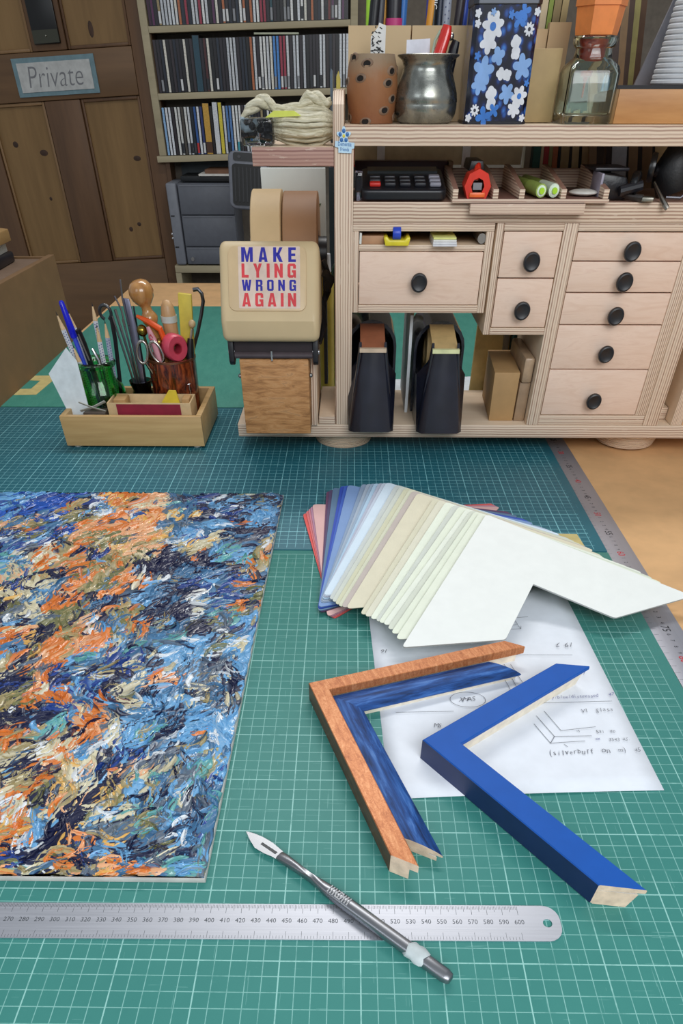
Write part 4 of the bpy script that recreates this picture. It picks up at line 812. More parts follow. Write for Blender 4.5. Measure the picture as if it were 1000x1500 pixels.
MB().tube([(-19.4, 90.6, 12.1), (-19.7, 90.4, 10.5), (-20.4, 90.4, 3)], [.42, .6, .4], 10).build('handle', plain('1c1c20', .3), sc2)
tp = thing('pink_tape_roll', 'small pink-red tape roll stuck in the cup of tools', 'tape roll', (-21.9, 89, 9))
Mr = Matrix.Translation((-21.7, 89.6, 11.2)) @ Matrix.Rotation(.75, 4, 'Z') @ Matrix.Rotation(pi/2, 4, 'X')
mb = MB().lathe([(.75, -.85), (1.55, -.95), (1.75, -.7), (1.75, .7), (1.55, .95), (.75, .85), (.75, -.85)], (0, 0, 0), 28); mb.xf(Mr); mb.build('tape', plain('cf4a60', .35), tp, smooth=50)
mb = MB().lathe([(.6, -.8), (.74, -.8), (.74, .8), (.6, .8), (.6, -.8)], (0, 0, 0), 22); mb.xf(Mr); mb.build('core', plain('a8283c', .5), tp)
br = thing('brass_ball_tool', 'dark rod with a brass ball end left in the cup', 'tool', (-25, 90, 2))
MB().ball((-26.0, 89.6, 13.3), .75, 18).build('ball', metal('8f7a34', .25), br, smooth=80); MB().tube([(-25.9, 89.7, 12.6), (-24.6, 90.6, 2)], .2, 8).build('rod', metal('6a5a34', .4), br)
MB().ball((-23.8, 89.4, 11.9), .5, 16).build('brass_bead', metal('9a8648', .25), label='small brass bead between scissors and pink tape', cat='bead', smooth=80)
sci = thing('scissors', 'steel scissors with oval finger loops up in the cup', 'scissors', (-24.6, 89, 2))
for cx, cz, ax in ((-26.2, 10.9, .2), (-24.1, 10.9, -.35)):
    MB().tube([(cx+(.78*cos(a*pi/9)*cos(ax)+1.45*sin(a*pi/9)*sin(ax)), 88.3, cz+(1.45*sin(a*pi/9)*cos(ax)-.78*cos(a*pi/9)*sin(ax))) for a in range(18)], .2, 8, closed=True).build('finger_loop', metal('b8b2ac', .2), sci, smooth=80)
MB().tube([(-26.1, 88.4, 9.6), (-25, 89, 7), (-24.4, 89.4, 3)], [.3, .35, .15], 8, flat=.5).build('shank', metal('a8a4a0', .25), sci)
MB().tube([(-23.4, 88.4, 9.7), (-24.2, 89, 7), (-24.8, 89.5, 3)], [.3, .35, .15], 8, flat=.5).build('shank', metal('a8a4a0', .25), sci)
mb = MB().tube([(-26.5, 90, 15.0), (-25.0, 89.8, 14.4), (-23.4, 89.7, 13.5), (-23.1, 89.8, 12.2)], [.22, .38, .45, .4], 10); mb.build('orange_tool', plain('e0561c', .4), label='orange plastic handle end across the tools in the cup', cat='handle tool')
pk = thing('pink_patterned_pen', 'pale pink penknife with a red figure pattern in the cup', 'penknife', (-24.4, 89, 2))
MB().tube([(-24.9, 88.9, 13.9), (-24.5, 88.9, 12.4), (-24.0, 89.4, 8.0), (-24, 90, 3)], [.35, .75, .6, .4], 12, flat=.6).build('body', plain('d89aa4', .4), pk)
mb = MB(); line_mb(mb, [(0, 0, 0), (.3, .5, 0), (0, .9, 0), (-.3, .5, 0), (.1, .2, 0)], .12); mb.xf(Matrix.Translation((-24.6, 88.35, 12.2)) @ Matrix.Rotation(pi/2, 4, 'X')); mb.build('red_mark', plain('c03048', .5), pk, smooth=0)
MB().tube([(-21.0, 93.4, 15.6), (-21.0, 93.0, 3)], .12, 6).build('thin_rod', metal('44464a', .4), label='thin dark rod just left of the yellow stick', cat='rod')

# ================================================================== plywood organiser
PX_, PY_, PZ_ = ply('x'), ply('y'), ply('z')
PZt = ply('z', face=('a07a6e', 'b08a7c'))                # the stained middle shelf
og = thing('plywood_organiser', 'birch plywood desktop organiser with small drawers and shelves', 'organiser', (24, 88, 0))
D0, D1 = 80.0, 95.5
bx('base_board', PZ_, og, -12.1, 66, D0, D1, 2.25, 3.95)
for fx in (3.1, 46.2):
    for fy in (85.9, 92.0):
        prof = [(.01, .01)]
        for k in range(9): prof += [(4.15+.09*k, .02+k*.247), (4.22+.09*k, .02+k*.247+.13), (4.10+.09*k, .02+k*.247+.2)]
        prof += [(4.9, 2.245), (.01, 2.245)]
        MB().lathe(prof, (fx, fy, 0), 44).build('foot', ply('z', .255, face=('d9c0a6', 'e0cbb0')), og, smooth=30)
bx('side_panel', PX_, og, 2.0, 4.2, D0, D1, 3.97, 33.1)
bx('side_panel', PX_, og, 45.9, 48.0, D0, D1, 3.97, 33.1)
bx('partition', PX_, og, 29.35, 31.0, D0+.02, D1, 3.97, 26.48)
mb = MB().prism([(80.0, 33.12), (D1, 33.12), (D1, 37.6), (82.5, 37.4), (80.0, 36.4)], 'x', 1.9, 3.12); mb.build('end_board', ply('x', .25, ph=.3), og, bevel=.05)
bx('top_board', PZ_, og, 3.15, 66, D0, D1, 33.12, 34.78)
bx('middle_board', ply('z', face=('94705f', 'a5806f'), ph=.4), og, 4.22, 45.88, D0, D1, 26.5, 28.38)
bx('bracket_shelf', ply('z', lay=('b58e80', '7d5048'), ph=.2), og, -7.2, 1.98, D0, 92, 31.45, 33.05)
bx('top_board_support', plain('e2cfb4', .6), og, 48.05, 66, 90, 95, 4, 33.1, bevel=0)
# first unit: slot and wide drawer
bx('unit_board', ply('z', .25), og, 4.22, 21.1, D0, 94, 25.7, 26.48)
bx('unit_board', ply('z', .25, ph=.5), og, 4.98, 20.4, D0+.1, 94, 23.82, 24.4)
bx('unit_board', ply('z', .25), og, 4.98, 20.2, D0, 94, 17.5, 18.3)
bx('unit_side', ply('x', .25), og, 4.22, 4.96, D0, 94, 17.5, 25.68); bx('unit_side', ply('x', .25, ph=.3), og, 20.2, 21.1, D0, 94, 17.5, 25.68)
bx('slot_back', plain('7d5a4c', .7), og, 4.98, 20.18, 90, 90.5, 24.42, 25.68, bevel=0)
# second unit
bx('unit_side', ply('x', .25, ph=.1), og, 21.35, 22.2, D0, 94, 15.1, 26.48)
bx('unit_board', ply('z', .25), og, 22.22, 29.33, D0, 94, 25.78, 26.48); bx('unit_board', ply('z', .25, ph=.6), og, 22.22, 29.33, D0, 94, 15.1, 15.85)
# drawer stack frame
bx('unit_board', ply('z', .25), og, 31.02, 45.88, D0, 94, 25.75, 26.48); bx('unit_board', ply('z', .25, ph=.4), og, 31.02, 45.88, D0+.1, 94, 3.97, 5.28)
bx('unit_side', ply('x', .25, ph=.7), og, 44.4, 45.88, D0+.1, 94, 5.3, 25.73)
M_DRW = plain('e4c6a2', .5, var=.025, scale=14)
t = NT('maple_drawer_front'); f = t.noise(t.coords(scale=(3, 3, 22)), 5, 5, .6, 1.5); t.col(t.ramp(f, [(.3, 'e2c2ac'), (.55, 'ebcfbb'), (.75, 'debca7')])); M_DRW = t.set(.5)
M_KN = plain('1d1d21', .38)
def drawer(x0, x1, z0, z1, kx, kz, w_=1.0):
    o = MB().box(x0, x1, D0+.03, D0+1.0, z0, z1).build('drawer', M_DRW, og, bevel=.07)
    mb = MB()
    mb.box(x0+.4, x1-.4, D0+1.02, D0+13, z0+.3, z0+.6); mb.box(x0+.4, x0+.9, D0+1.02, D0+13, z0+.62, z1-.5); mb.box(x1-.9, x1-.4, D0+1.02, D0+13, z0+.62, z1-.5)
    mb.build('drawer_box', plain('cfae88', .6), o)
    M = Matrix.Translation((kx, D0+.03, kz)) @ Matrix.Rotation(pi/2, 4, 'X')
    k = MB().lathe([(.01, 0), (.42, 0), (.36, .45), (.55, .75), (.98, .9), (1.02, 1.15), (.94, 1.35), (.8, 1.42), (.74, 1.38), (.01, 1.38)], (0, 0, 0), 28); k.xf(M); k.build('knob', M_KN, o, smooth=40)
drawer(5.06, 20.1, 18.38, 23.74, 12.45, 20.85)
drawer(22.32, 29.22, 21.22, 25.68, 25.9, 22.95); drawer(22.32, 29.22, 15.95, 21.08, 25.75, 17.95)
for (z0, z1), kx, kz in zip(((22.93, 25.62), (19.75, 22.81), (16.3, 19.63), (11.15, 16.18), (5.4, 11.03)), (37.75,)*5, (23.95, 20.95, 17.4, 13.15, 7.45)):
    drawer(31.1, 44.35, z0, z1, kx, kz)
# neighbouring ply box at the right edge
nb = thing('plywood_box', 'birch plywood box at the right edge beside the drawer stack', 'box', (56, 86, 3.96))
bx('side_board', ply('x', .22), nb, 50.0, 51.6, 80.2, 94, 3.98, 20); bx('front_board', plain('d2a97a', .6), nb, 51.65, 64, 80.3, 81.5, 3.98, 20); bx('base_strip', ply('z', .25), nb, 48.1, 49.9, 82.5, 94, 3.98, 5.6)
# flower badge on the top left corner
bd = thing('flower_badge', 'small blue flower badge with lettering on the organiser corner', 'badge', (3.1, 79.85, 32.8))
c0 = Vector((3.1, 79.8, 33.95))
mb = MB(); pts = []
for k in range(40):
    a = 2*pi*k/40+pi/2; r = .62+.2*cos(5*(a-pi/2)); pts.append((c0.x+r*cos(a), c0.z+r*sin(a)*.95))
mb.prism(pts, 'y', 79.82, 79.98); mb.prism([(2.15, 33.55), (4.3, 33.4), (4.25, 32.95), (4.0, 32.9), (3.95, 32.55), (2.5, 32.6), (2.5, 33.0), (2.1, 33.1)], 'y', 79.8, 79.96)
mb.build('plaque', plain('c4e2f6', .3), bd)
for k in range(5):
    a = 2*pi*k/5+pi/2; q = (c0.x+.42*cos(a), c0.z+.42*sin(a)*.95)
    mb = MB(); mb.ball((q[0], 79.8, q[1]), .19, 10, sc_=(1, .25, 1)); mb.xf(Matrix()); mb.build('petal', plain('3a6fae', .3), bd)
MB().ball((c0.x, 79.78, c0.z), .15, 10, sc_=(1, .3, 1)).build('centre', plain('e8d44a', .4), bd)
mb = MB(); Mt = frame(Vector((3.2, 79.79, 33.28)), (1, 0, -.04), (0, 0, 1)); add_text(mb, 'Dementia', Mt, .8, .48, offset=.01); Mt = frame(Vector((3.2, 79.79, 32.86)), (1, 0, -.04), (0, 0, 1)); add_text(mb, 'Friends', Mt, .8, .42, offset=.01); mb.build('lettering', plain('2f6fb0', .4), bd, smooth=0)
# ================================================================== gummed tape dispenser at the left of the organiser
M_OAK = wood('oak_end_grain', '8a5a36', 'b07c50', 'x', 12, .6, 3, .35, True, '5e3a22')
t = NT('oak_block'); f = t.noise(t.coords(scale=(5, 5, 26), rot=(0, .3, 0)), 7, 6, .65, .8); f2 = t.noise(t.coords(scale=(90, 10, 90)), 9, 3)
c = t.ramp(f, [(.32, '8f6238'), (.5, 'b98552'), (.68, 'cb9a68')]); c = t.mix(t.math('MULTIPLY', t.math('GREATER_THAN', f, .62), .3), c, '5a3620'); t.col(c); t.bump(f, .4, .0015); M_OAK = t.set(.65)
td = thing('gummed_tape_dispenser', 'oak block tape dispenser with a cream lid reading MAKE LYING WRONG AGAIN', 'tape dispenser', (-6, 84, 3.96))
bx('oak_block', M_OAK, td, -10.4, -1.4, 76.3, 92, 3.98, 13.1, bevel=.12)
bx('side_board', PX_, td, -1.35, -.55, 79.5, 93.5, 3.98, 14.0)
M_LID = plain('cdb68e', .45, var=.03, scale=12, bump=.05); M_LIDF = plain('cfb48c', .4, var=.02)
lid = MB().prism([(75.2, 15.2), (75.0, 17.6), (75.5, 18.4), (79.6, 24.5), (80.4, 24.7), (88.3, 21.5), (88.3, 15.2)], 'x', -12.05, .15).build('lid', M_LID, td, bevel=.95, segs=5, bang=40)
# inset panel on the sloping face: face runs from (75.5,18.4) to (79.9,24.9)
fd = Vector((0, 4.4, 6.5)).normalized(); Mf = frame(Vector((-6.15, 77.55, 21.45)), (1, 0, 0), fd)   # local x right, y up the slope, z out
mb = MB().prism(rr(-4.75, 4.75, -3.55, 3.5, .9), 'z', .0, .14); mb.xf(Mf); pn = mb.build('panel', M_LIDF, lid, bevel=.08)
mb = MB().prism(rr(-3.5, 4.0, -3.3, 3.4, .15), 'z', .15, .17); mb.xf(Mf); mb.build('label_sheet', plain('dcc6b6', .35), lid)
B_ = lambda x0, x1, y0, y1: [(x0, y0), (x1, y0), (x1, y1), (x0, y1)]
GL = {'M': (.8, [[(0, 0), (.2, 0), (.2, .62), (.34, 0), (.46, 0), (.6, .62), (.6, 0), (.8, 0), (.8, 1), (.54, 1), (.4, .42), (.26, 1), (0, 1)]]),
'A': (.64, [[(0, 0), (.21, 0), (.32, .75), (.32, 1), (.2, 1)], [(.64, 0), (.43, 0), (.32, .75), (.32, 1), (.44, 1)], [(.22, .15), (.42, .15), (.40, .32), (.24, .32)]]),
'K': (.66, [B_(0, .21, 0, 1), [(.21, .42), (.44, .55), (.65, 1), (.43, 1)], [(.21, .66), (.21, .42), (.43, 0), (.66, 0), (.40, .62)]]),
'E': (.52, [B_(0, .21, 0, 1), B_(.21, .52, 0, .18), B_(.21, .48, .41, .58), B_(.21, .52, .82, 1)]), 'L': (.5, [B_(0, .21, 0, 1), B_(.21, .5, 0, .19)]),
'Y': (.62, [[(.21, 0), (.41, 0), (.41, .42), (.62, 1), (.40, 1), (.31, .65), (.22, 1), (0, 1), (.21, .42)]]), 'I': (.21, [B_(0, .21, 0, 1)]),
'N': (.6, [[(0, 0), (.2, 0), (.2, .52), (.42, 0), (.6, 0), (.6, 1), (.4, 1), (.4, .5), (.2, 1), (0, 1)]]),
'G': (.6, [[(.1, 0), (.38, 0), (.45, .07), (.48, 0), (.6, 0), (.6, .53), (.31, .53), (.31, .36), (.4, .36), (.4, .18), (.21, .18), (.21, .82), (.4, .82), (.4, .64), (.6, .64), (.6, .88), (.5, 1), (.1, 1), (0, .88), (0, .12)]]),
'W': (.86, [[(0, 1), (.14, 0), (.36, 0), (.43, .5), (.5, 0), (.72, 0), (.86, 1), (.66, 1), (.6, .4), (.52, 1), (.34, 1), (.26, .4), (.2, 1)]]),
'R': (.6, [B_(0, .21, 0, 1), [(.21, .82), (.4, .82), (.6, .88), (.5, 1), (.21, 1)], [(.4, .55), (.5, .47), (.6, .58), (.6, .88), (.4, .82)], [(.21, .38), (.4, .38), (.5, .47), (.4, .55), (.21, .55)], [(.4, 0), (.6, 0), (.6, .4), (.5, .47), (.4, .38)]]),
'O': (.6, [[(.1, 0), (.21, .18), (.21, .82), (.1, 1), (0, .88), (0, .12)], [(.5, 0), (.6, .12), (.6, .88), (.5, 1), (.4, .82), (.4, .18)], [(.1, 1), (.21, .82), (.4, .82), (.5, 1)], [(.1, 0), (.5, 0), (.4, .18), (.21, .18)]])}
M_TP = plain('2e2c9c', .35); M_TR2 = plain('d8434a', .35)
for k, (word, y, m, h) in enumerate((('MAKE', 2.5, M_TP, 1.95), ('LYING', .8, M_TR2, 1.9), ('WRONG', -.78, M_TP, 1.5), ('AGAIN', -2.35, M_TR2, 1.85))):
    tw = sum(GL[c][0] for c in word); cap = h*.8; gp = (6.6-tw*cap*1.12)/(len(word)-1); x = -3.1; mb = MB()
    for c in word:
        for P in GL[c][1]: n_ = len(P); mb.add([Mf @ Vector((x+px*cap*1.12, y-cap/2+py*cap, .185)) for px, py in P], [tuple(range(n_))])
        x += GL[c][0]*cap*1.12+gp
    mb.build('printed_word', m, lid, smooth=0)
# bracket arms, bar and pins under the lid
M_BK = plain('17171d', .4)
for x in (-11.3, -.45):
    a = MB().prism([(76.2, 15.4), (76.0, 12.9), (76.5, 12.4), (77.6, 12.8), (79, 15.4)], 'x', x-.35, x+.35).build('bracket_arm', M_BK, td, bevel=.12)
    mb = MB().lathe([(.01, -.45), (.35, -.45), (.35, .45), (.01, .45)], (x, 77.0, 13.8), 14, axis='x'); mb.build('pin', metal('bcbcc0', .3), a)
MB().box(-10.9, -.85, 76.6, 79, 13.9, 15.3).build('cross_plate', plain('2a2024', .5), td)
MB().tube([(-10.9, 76.5, 13.55), (-.85, 76.5, 13.55)], .38, 10).build('roller_bar', plain('4a4044', .35), td)
MB().box(-6.2, -6.0, 76.0, 76.2, 13.0, 14.1).build('staple', metal('c0c0c0', .3), td)
for x, y, z in ((-10.55, 77, 11), (-1.2, 77, 11.1)): MB().ball((x, y, z), .28).build('screw_head', metal('9a9a98', .4), td)
MB().tube([(.3, 86, 22), (1.1, 86, 20.5), (.9, 87, 18.6), (.2, 86, 17), (.4, 84, 15.2), (-.1, 82, 13.6)], [.45, .3, .5, .3, .5, .25], 8).build('black_linkage', plain('131316', .35), td)
MB().tube([(.6, 84, 21.0), (1.3, 84.5, 20.2), (.9, 84.8, 19.0)], [.5, .75, .4], 8).build('linkage_wheel', plain('101012', .3), td)
def tape_roll(x0, x1, yc, zc, R, hexf, hexs, label):
    o = thing('kraft_tape_roll', label, 'tape roll', ((x0+x1)/2, yc, zc-R))
    MB().lathe([(2.6, x0), (R-.12, x0), (R, x0+.1), (R, x1-.1), (R-.12, x1), (2.6, x1), (2.6, x0)], (0, yc, zc), 72, axis='x').build('paper_tape', plain(hexf, .6, var=.015), o, smooth=40)
    MB().lathe([(2.2, x0), (2.58, x0), (2.58, x1), (2.2, x1), (2.2, x0)], (0, yc, zc), 40, axis='x').build('cardboard_core', plain(hexs, .7), o)
tape_roll(-9.3, -5.3, 95.6, 21.5, 6.75, 'c9ad82', '8c6a48', 'pale kraft tape roll standing on edge behind the dispenser lid, left one')
tape_roll(-5.1, -.5, 95.6, 21.3, 6.75, '946c4a', '6d4c34', 'darker brown kraft tape roll standing on edge, right one')
rs_ = thing('roll_stand', 'black stand with axle carrying the two kraft tape rolls', 'stand', (-5, 95.6, 0))
MB().tube([(-10, 95.6, 21.4), (.6, 95.6, 21.4)], 1.9, 16).build('axle', M_BK, rs_); MB().box(-10.2, -9.6, 94.2, 97, 4, 22).build('upright', M_BK, rs_); MB().box(.0, .5, 94.4, 97, 5.1, 22.4).build('upright', M_BK, rs_)
# items behind the post gap
wb = thing('white_board', 'white canvas panel with small green leaves behind the tape rolls', 'canvas', (-4, 104, 0))
MB().box(-8.9, .25, 104, 104.8, .02, 29.8).build('panel', plain('e4ebe8', .6, var=.01), wb)
for pts in ([(-2.8, 24.4), (-1.9, 25.1), (-.6, 25.6), (-.4, 26.0), (-1.5, 25.8), (-2.5, 25.0)], [(-5.6, 24.4), (-5.2, 25.7), (-4.8, 25.1), (-4.4, 24.4)]):
    MB().prism(pts, 'y', 103.95, 103.99).build('leaf', plain('55704a', .6), wb)
MB().lathe([(.01, .02), (1.6, .02), (1.6, 3), (1.4, 3.4), (1.4, 18), (.5, 19.5), (.5, 21), (.01, 21)], (2.2, 104.5, 0), 20).build('green_bottle', glass('1c6a34'), label='slim green bottle behind the left post of the organiser', cat='bottle', smooth=60)
cbt = thing('cleaner_bottle', 'small yellow-labelled bottle with a white cap behind the dispenser', 'bottle', (.0, 101, 0))
MB().lathe([(.01, .02), (1.3, .02), (1.3, 17.2), (.8, 18.2), (.01, 18.2)], (.1, 102.3, 0), 18).build('body', plain('cdb64a', .4), cbt, smooth=60); MB().lathe([(.01, 18.25), (.9, 18.25), (.8, 20.4), (.01, 20.4)], (.1, 102.3, 0), 16).build('cap', plain('dfe2e6', .4), cbt, smooth=60)
MB().box(.6, 6, 110, 116, .02, 29.5).build('dark_case', plain('23313a', .5), label='dark blue-grey case far behind the left post', cat='case')
mb = MB().lathe([(.01, 0), (3, 0), (3, 2.2), (.01, 2.2)], (3.4, 113, 29.55), 24); mb.build('red_tin_lid', plain('b02a2e', .35), label='red round tin lid on the dark case behind the post', cat='tin', smooth=40)
bx2 = MB().box(-.35, 1.9, 79.9, 93.5, 3.97, 5.0); bx2.build('ply_offcut', ply('z', .3), label='narrow plywood offcut lying left of the organiser post', cat='offcut', bevel=.04)
MB().prism([(-8, 112), (38, 118), (34, 100), (2, 96.5)], 'z', .06, .09).build('white_sheet', plain('dfe6ec', .6), label='large white sheet lying on the mat behind the black dispensers', cat='sheet')
MB().box(23.5, 29, 97.5, 98.2, .02, 12.5).build('tan_card', plain('d3b676', .6), label='tan card standing behind the kraft box', cat='card')

# ================================================================== heavy black tape dispensers on the base board
M_BLK = plain('191b28', .25, var=.2, scale=25, coat=.4)
def black_dispenser(xc, label, strip, strip2, yo=0.0):
    o = thing('desk_tape_dispenser', label, 'tape dispenser', (xc, 86+yo, 3.96))
    Y0 = 76.9+yo
    def hw(z, y): return 3.15-1.35*max(0, min(1, (z-4)/9.7)) if y < Y0+4.5 else 3.1+.04*(y-Y0)
    # front pillar
    rs = []
    for z in (4.0, 4.5, 7, 10, 12.8, 13.6):
        h = hw(z, Y0); f0 = Y0+(z-4)*.14; f1 = Y0+4.2-(z-4)*.28
        r = .7
        rs.append([(xc-h+r, f0, z), (xc+h-r, f0, z), (xc+h, f0+r, z), (xc+h, max(f1, f0+r+.1), z), (xc-h, max(f1, f0+r+.1), z), (xc-h, f0+r, z)])
    MB().rings(rs).build('front_post', M_BLK, o, smooth=50, bevel=.0)
    # tapering side walls
    for s in (-1, 1):
        prof = [(Y0+1.0, 4), (Y0+1.6, 13.7), (Y0+2.2, 14.5), (Y0+3.2, 12.2), (Y0+4.6, 10.2), (Y0+7, 9.6), (Y0+9.5, 9.6), (Y0+9.5, 4)]
        a = [(xc+s*(hw(z, y)+.01 if y < Y0+4.5 else 3.3), y, z) for y, z in prof]; b = [(xc+s*(hw(z, y)-.34 if y < Y0+4.5 else 2.95), y, z) for y, z in prof]
        MB().rings([a, b]).build('side_wall', M_BLK, o, smooth=0, bevel=.08)
    MB().box(xc-2.9, xc+2.9, Y0+4.3, Y0+18, 3.98, 5.4).build('weighted_base', M_BLK, o, bevel=.1)
    # rear dome, open towards the front
    n = 10; out = [(-3.5, 4), (-3.5, 12.4)]+[(3.5*cos(pi-a*pi/n)*1.0, 12.4+3.1*sin(a*pi/n)) for a in range(1, n)]+[(3.5, 12.4), (3.5, 4)]
    k = []
    for y, sc_ in ((Y0+9.0, 1.0), (Y0+18.5, 1.0)): k.append([(xc+x, y, z) for x, z in out]+[(xc+x*.9, y, 4+(z-4)*.965) for x, z in reversed(out)])
    MB().rings(k).build('rear_dome', M_BLK, o, smooth=40)
    MB().prism([(xc+x, z) for x, z in out], 'y', Y0+18.51, Y0+18.9).build('dome_back', M_BLK, o)
    rl = MB().lathe([(1.6, -1.6), (3.8, -1.6), (3.8, 1.6), (1.6, 1.6), (1.6, -1.6)], (0, 0, 0), 40, axis='x'); rl.xf(Matrix.Translation((xc, Y0+13.4, 10.9))); rl = rl.build('tape', plain(strip, .5), o, smooth=40)
    st_ = [(Y0+13.2, 14.75), (Y0+9, 15.0), (Y0+5, 14.3), (Y0+2.0, 13.75), (Y0+1.3, 13.7)]
    mb = MB().rings([[(xc-1.65, y, z), (xc+1.65, y, z), (xc+1.65, y, z+.06), (xc-1.65, y, z+.06)] for y, z in st_]); mb.build('tape_strip', plain(strip, .5), o)
    MB().box(xc-1.75, xc+1.75, Y0+1.1, Y0+1.7, 13.5, 13.95).build('cutting_edge', plain(strip2, .5), o)
    MB().lathe([(.01, -4.1), (.9, -4.1), (.9, -3.55), (.01, -3.55)], (xc, Y0+13.4, 14.0), 14, axis='x').build('axle_knob', M_BLK, o)
black_dispenser(7.0, 'black desk tape dispenser with brown tape beside the left post', 'a8684a', 'c9b39a')
black_dispenser(16.5, 'black desk tape dispenser with cream tape, right one of the two', 'd3b57e', 'd9dca8', -.4)
MB().box(12.15, 12.55, 85, 97, 3.98, 16.2).build('thin_board', plain('d6dadd', .5), label='thin white board standing between the two black dispensers', cat='board')
MB().tube([(13.25, 96, 4.3), (13.25, 96, 15.8)], .3, 10).build('cream_rod', plain('c8bd8c', .4), label='cream rod standing right of the thin white board', cat='rod')
kb = thing('kraft_box', 'small brown cardboard box standing on the organiser base', 'box', (26, 86, 3.96))
mb = MB(); mb.add([(24.2, 81.7, 3.98), (27.6, 81.7, 3.98), (28.2, 92.8, 3.98), (24.8, 92.8, 3.98), (24.0, 81.4, 10.3), (27.5, 81.4, 10.3), (28.1, 92.6, 10.3), (24.7, 92.6, 10.3)], [(0, 3, 2, 1), (4, 5, 6, 7), (0, 1, 5, 4), (1, 2, 6, 5), (2, 3, 7, 6), (3, 0, 4, 7)])
mb.build('carton', plain('b08c5e', .65, var=.03), kb, bevel=.06)
sl = thing('taped_carton', 'slim battered brown carton wrapped in tape beside the kraft box', 'carton', (28.9, 86, 3.96))
mb = MB(); mb.box(27.75, 29.25, 81.6, 91.5, 3.98, 9.0); mb.build('carton', plain('a08468', .5, var=.08, bump=.4), sl, bevel=.15)
mb = MB(); mb.box(27.8, 29.2, 81.2, 91.8, 9.02, 12.1); mb.xf(Matrix.Translation((0, 0, 0))); mb.build('taped_top', plain('a98f74', .3, var=.1, bump=.6), sl, bevel=.3)

# ================================================================== things in the slot
ty = thing('yellow_tape_dispenser', 'small yellow tape holder with a blue roll in the slot', 'tape dispenser', (9.5, 81, 24.41))
MB().prism([(8.1, 24.42), (10.9, 24.42), (11.1, 25.2), (10.7, 25.25), (10.4, 24.95), (8.6, 24.95), (8.3, 25.3), (7.9, 25.2)], 'y', 79.2, 82.5).build('yellow_holder', plain('e0cf2c', .35), ty, bevel=.1)
MB().lathe([(.01, 9.05), (.9, 9.05), (.9, 9.9), (.01, 9.9)], (0, 81.2, 25.6-.1), 24, axis='x').build('blue_roll', plain('2346c0', .35), ty, smooth=40) if False else MB().lathe([(.01, 9.0), (.62, 9.0), (.66, 9.1), (.66, 9.85), (.62, 9.95), (.01, 9.95)], (0, 80.2, 25.5), 24, axis='x').build('blue_roll', plain('2346c0', .35), ty, smooth=40)
for k in range(4): MB().box(13.8+.02*k, 16.65-.03*k, 78.9+.12*k, 84.5, 24.42+.21*k, 24.6+.21*k).build('business_card_pad', plain(('dcdde2', 'e4e4e6', 'e6e6e2', 'dfe08c')[k], .5), label='%s small card pad in the slot stack' % ('lowest white', 'second white', 'upper white', 'topmost pale yellow')[k], cat='card pad', group='card pads in the slot')
mb = MB().lathe([(.01, 0), (.5, 0), (.5, 5), (.01, 5)], (19.75, 80.3, 25.0), 18, axis='y'); sc_ = mb.build('steel_plug', metal('8a8784', .35), label='steel cylinder lying at the right end of the slot', cat='cylinder', smooth=40)
MB().box(5.1, 8.0, 80.6, 86, 24.42, 25.2).build('wood_offcut', plain('b48a68', .6), label='small wooden offcut at the left end of the slot', cat='offcut', bevel=.05)
MB().prism([(5.0, 24.5), (5.25, 24.45), (5.3, 25.5), (5.05, 25.55)], 'y', 80.15, 80.5).build('white_tag', plain('dcdcd6', .4), label='narrow white tag at the far left of the slot', cat='tag')

# ================================================================== things on the middle board
ZM = 28.4
calc = thing('calculator', 'black desk calculator with one red key on the middle board', 'calculator', (10, 83, ZM))
Mc = Matrix.Translation((10.1, 80.1, ZM+.05)) @ Matrix.Rotation(.16, 4, 'X')
mb = MB().prism(rr(-5.0, 4.9, 0, 8.6, .8), 'z', 0, 1.0); mb.xf(Mc); cb = mb.build('case', plain('14151c', .35), calc, bevel=.25, segs=3)
kc = ['c82a22', '22232a', '22232a', '22232a', '8d8c98']
for r in range(3):
    for k in range(5):
        mb = MB().box(-4.0+k*1.75, -2.7+k*1.75, 1.0+r*1.3, 1.9+r*1.3, 1.01, 1.4); mb.xf(Mc); mb.build('key', plain(kc[k] if (r == 0 or k == 4) else '22232a', .4), cb, bevel=.15)
mb = MB().box(-4.2, 4.2, 6.2, 8.0, 1.01, 1.25); mb.xf(Mc); mb.build('display', plain('30363a', .15), cb)
mb = MB().box(4.4, 16.0, 90.5, 93, 28.4, 31.3); mb.build('dark_red_box', plain('3a1218', .4), label='dark red box behind the black calculator', cat='box', bevel=.08)
MB().box(16.05, 16.6, 90.0, 93, 28.4, 31.3).build('tan_spine', plain('8a6a4c', .6), label='tan upright strip at the right end of the dark red box', cat='strip')
MB().box(4.35, 5.3, 80.7, 84, 28.4, 30.9).build('clear_lead_case', [glass('b9b4cc')], label='clear violet pencil lead case standing left of the calculator', cat='lead case', bevel=.12)
ct = thing('divided_pen_tray', 'plywood pen tray with upright dividers on the middle board', 'pen tray', (24.5, 85, ZM))
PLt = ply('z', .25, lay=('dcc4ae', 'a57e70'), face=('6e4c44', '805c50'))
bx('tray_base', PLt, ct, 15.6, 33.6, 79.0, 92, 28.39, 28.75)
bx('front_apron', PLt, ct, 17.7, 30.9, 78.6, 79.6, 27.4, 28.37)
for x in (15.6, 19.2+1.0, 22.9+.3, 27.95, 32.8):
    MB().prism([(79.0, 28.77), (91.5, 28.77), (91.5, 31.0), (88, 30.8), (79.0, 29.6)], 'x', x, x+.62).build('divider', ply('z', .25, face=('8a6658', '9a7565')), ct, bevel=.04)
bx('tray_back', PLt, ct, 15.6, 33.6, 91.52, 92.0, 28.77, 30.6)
sp = thing('staple_remover', 'red and orange plastic jaw tool in the pen tray', 'tool', (18.4, 82, 28.8))
M_RD = plain('d8301c', .35); M_OR = plain('ee6a2c', .35)
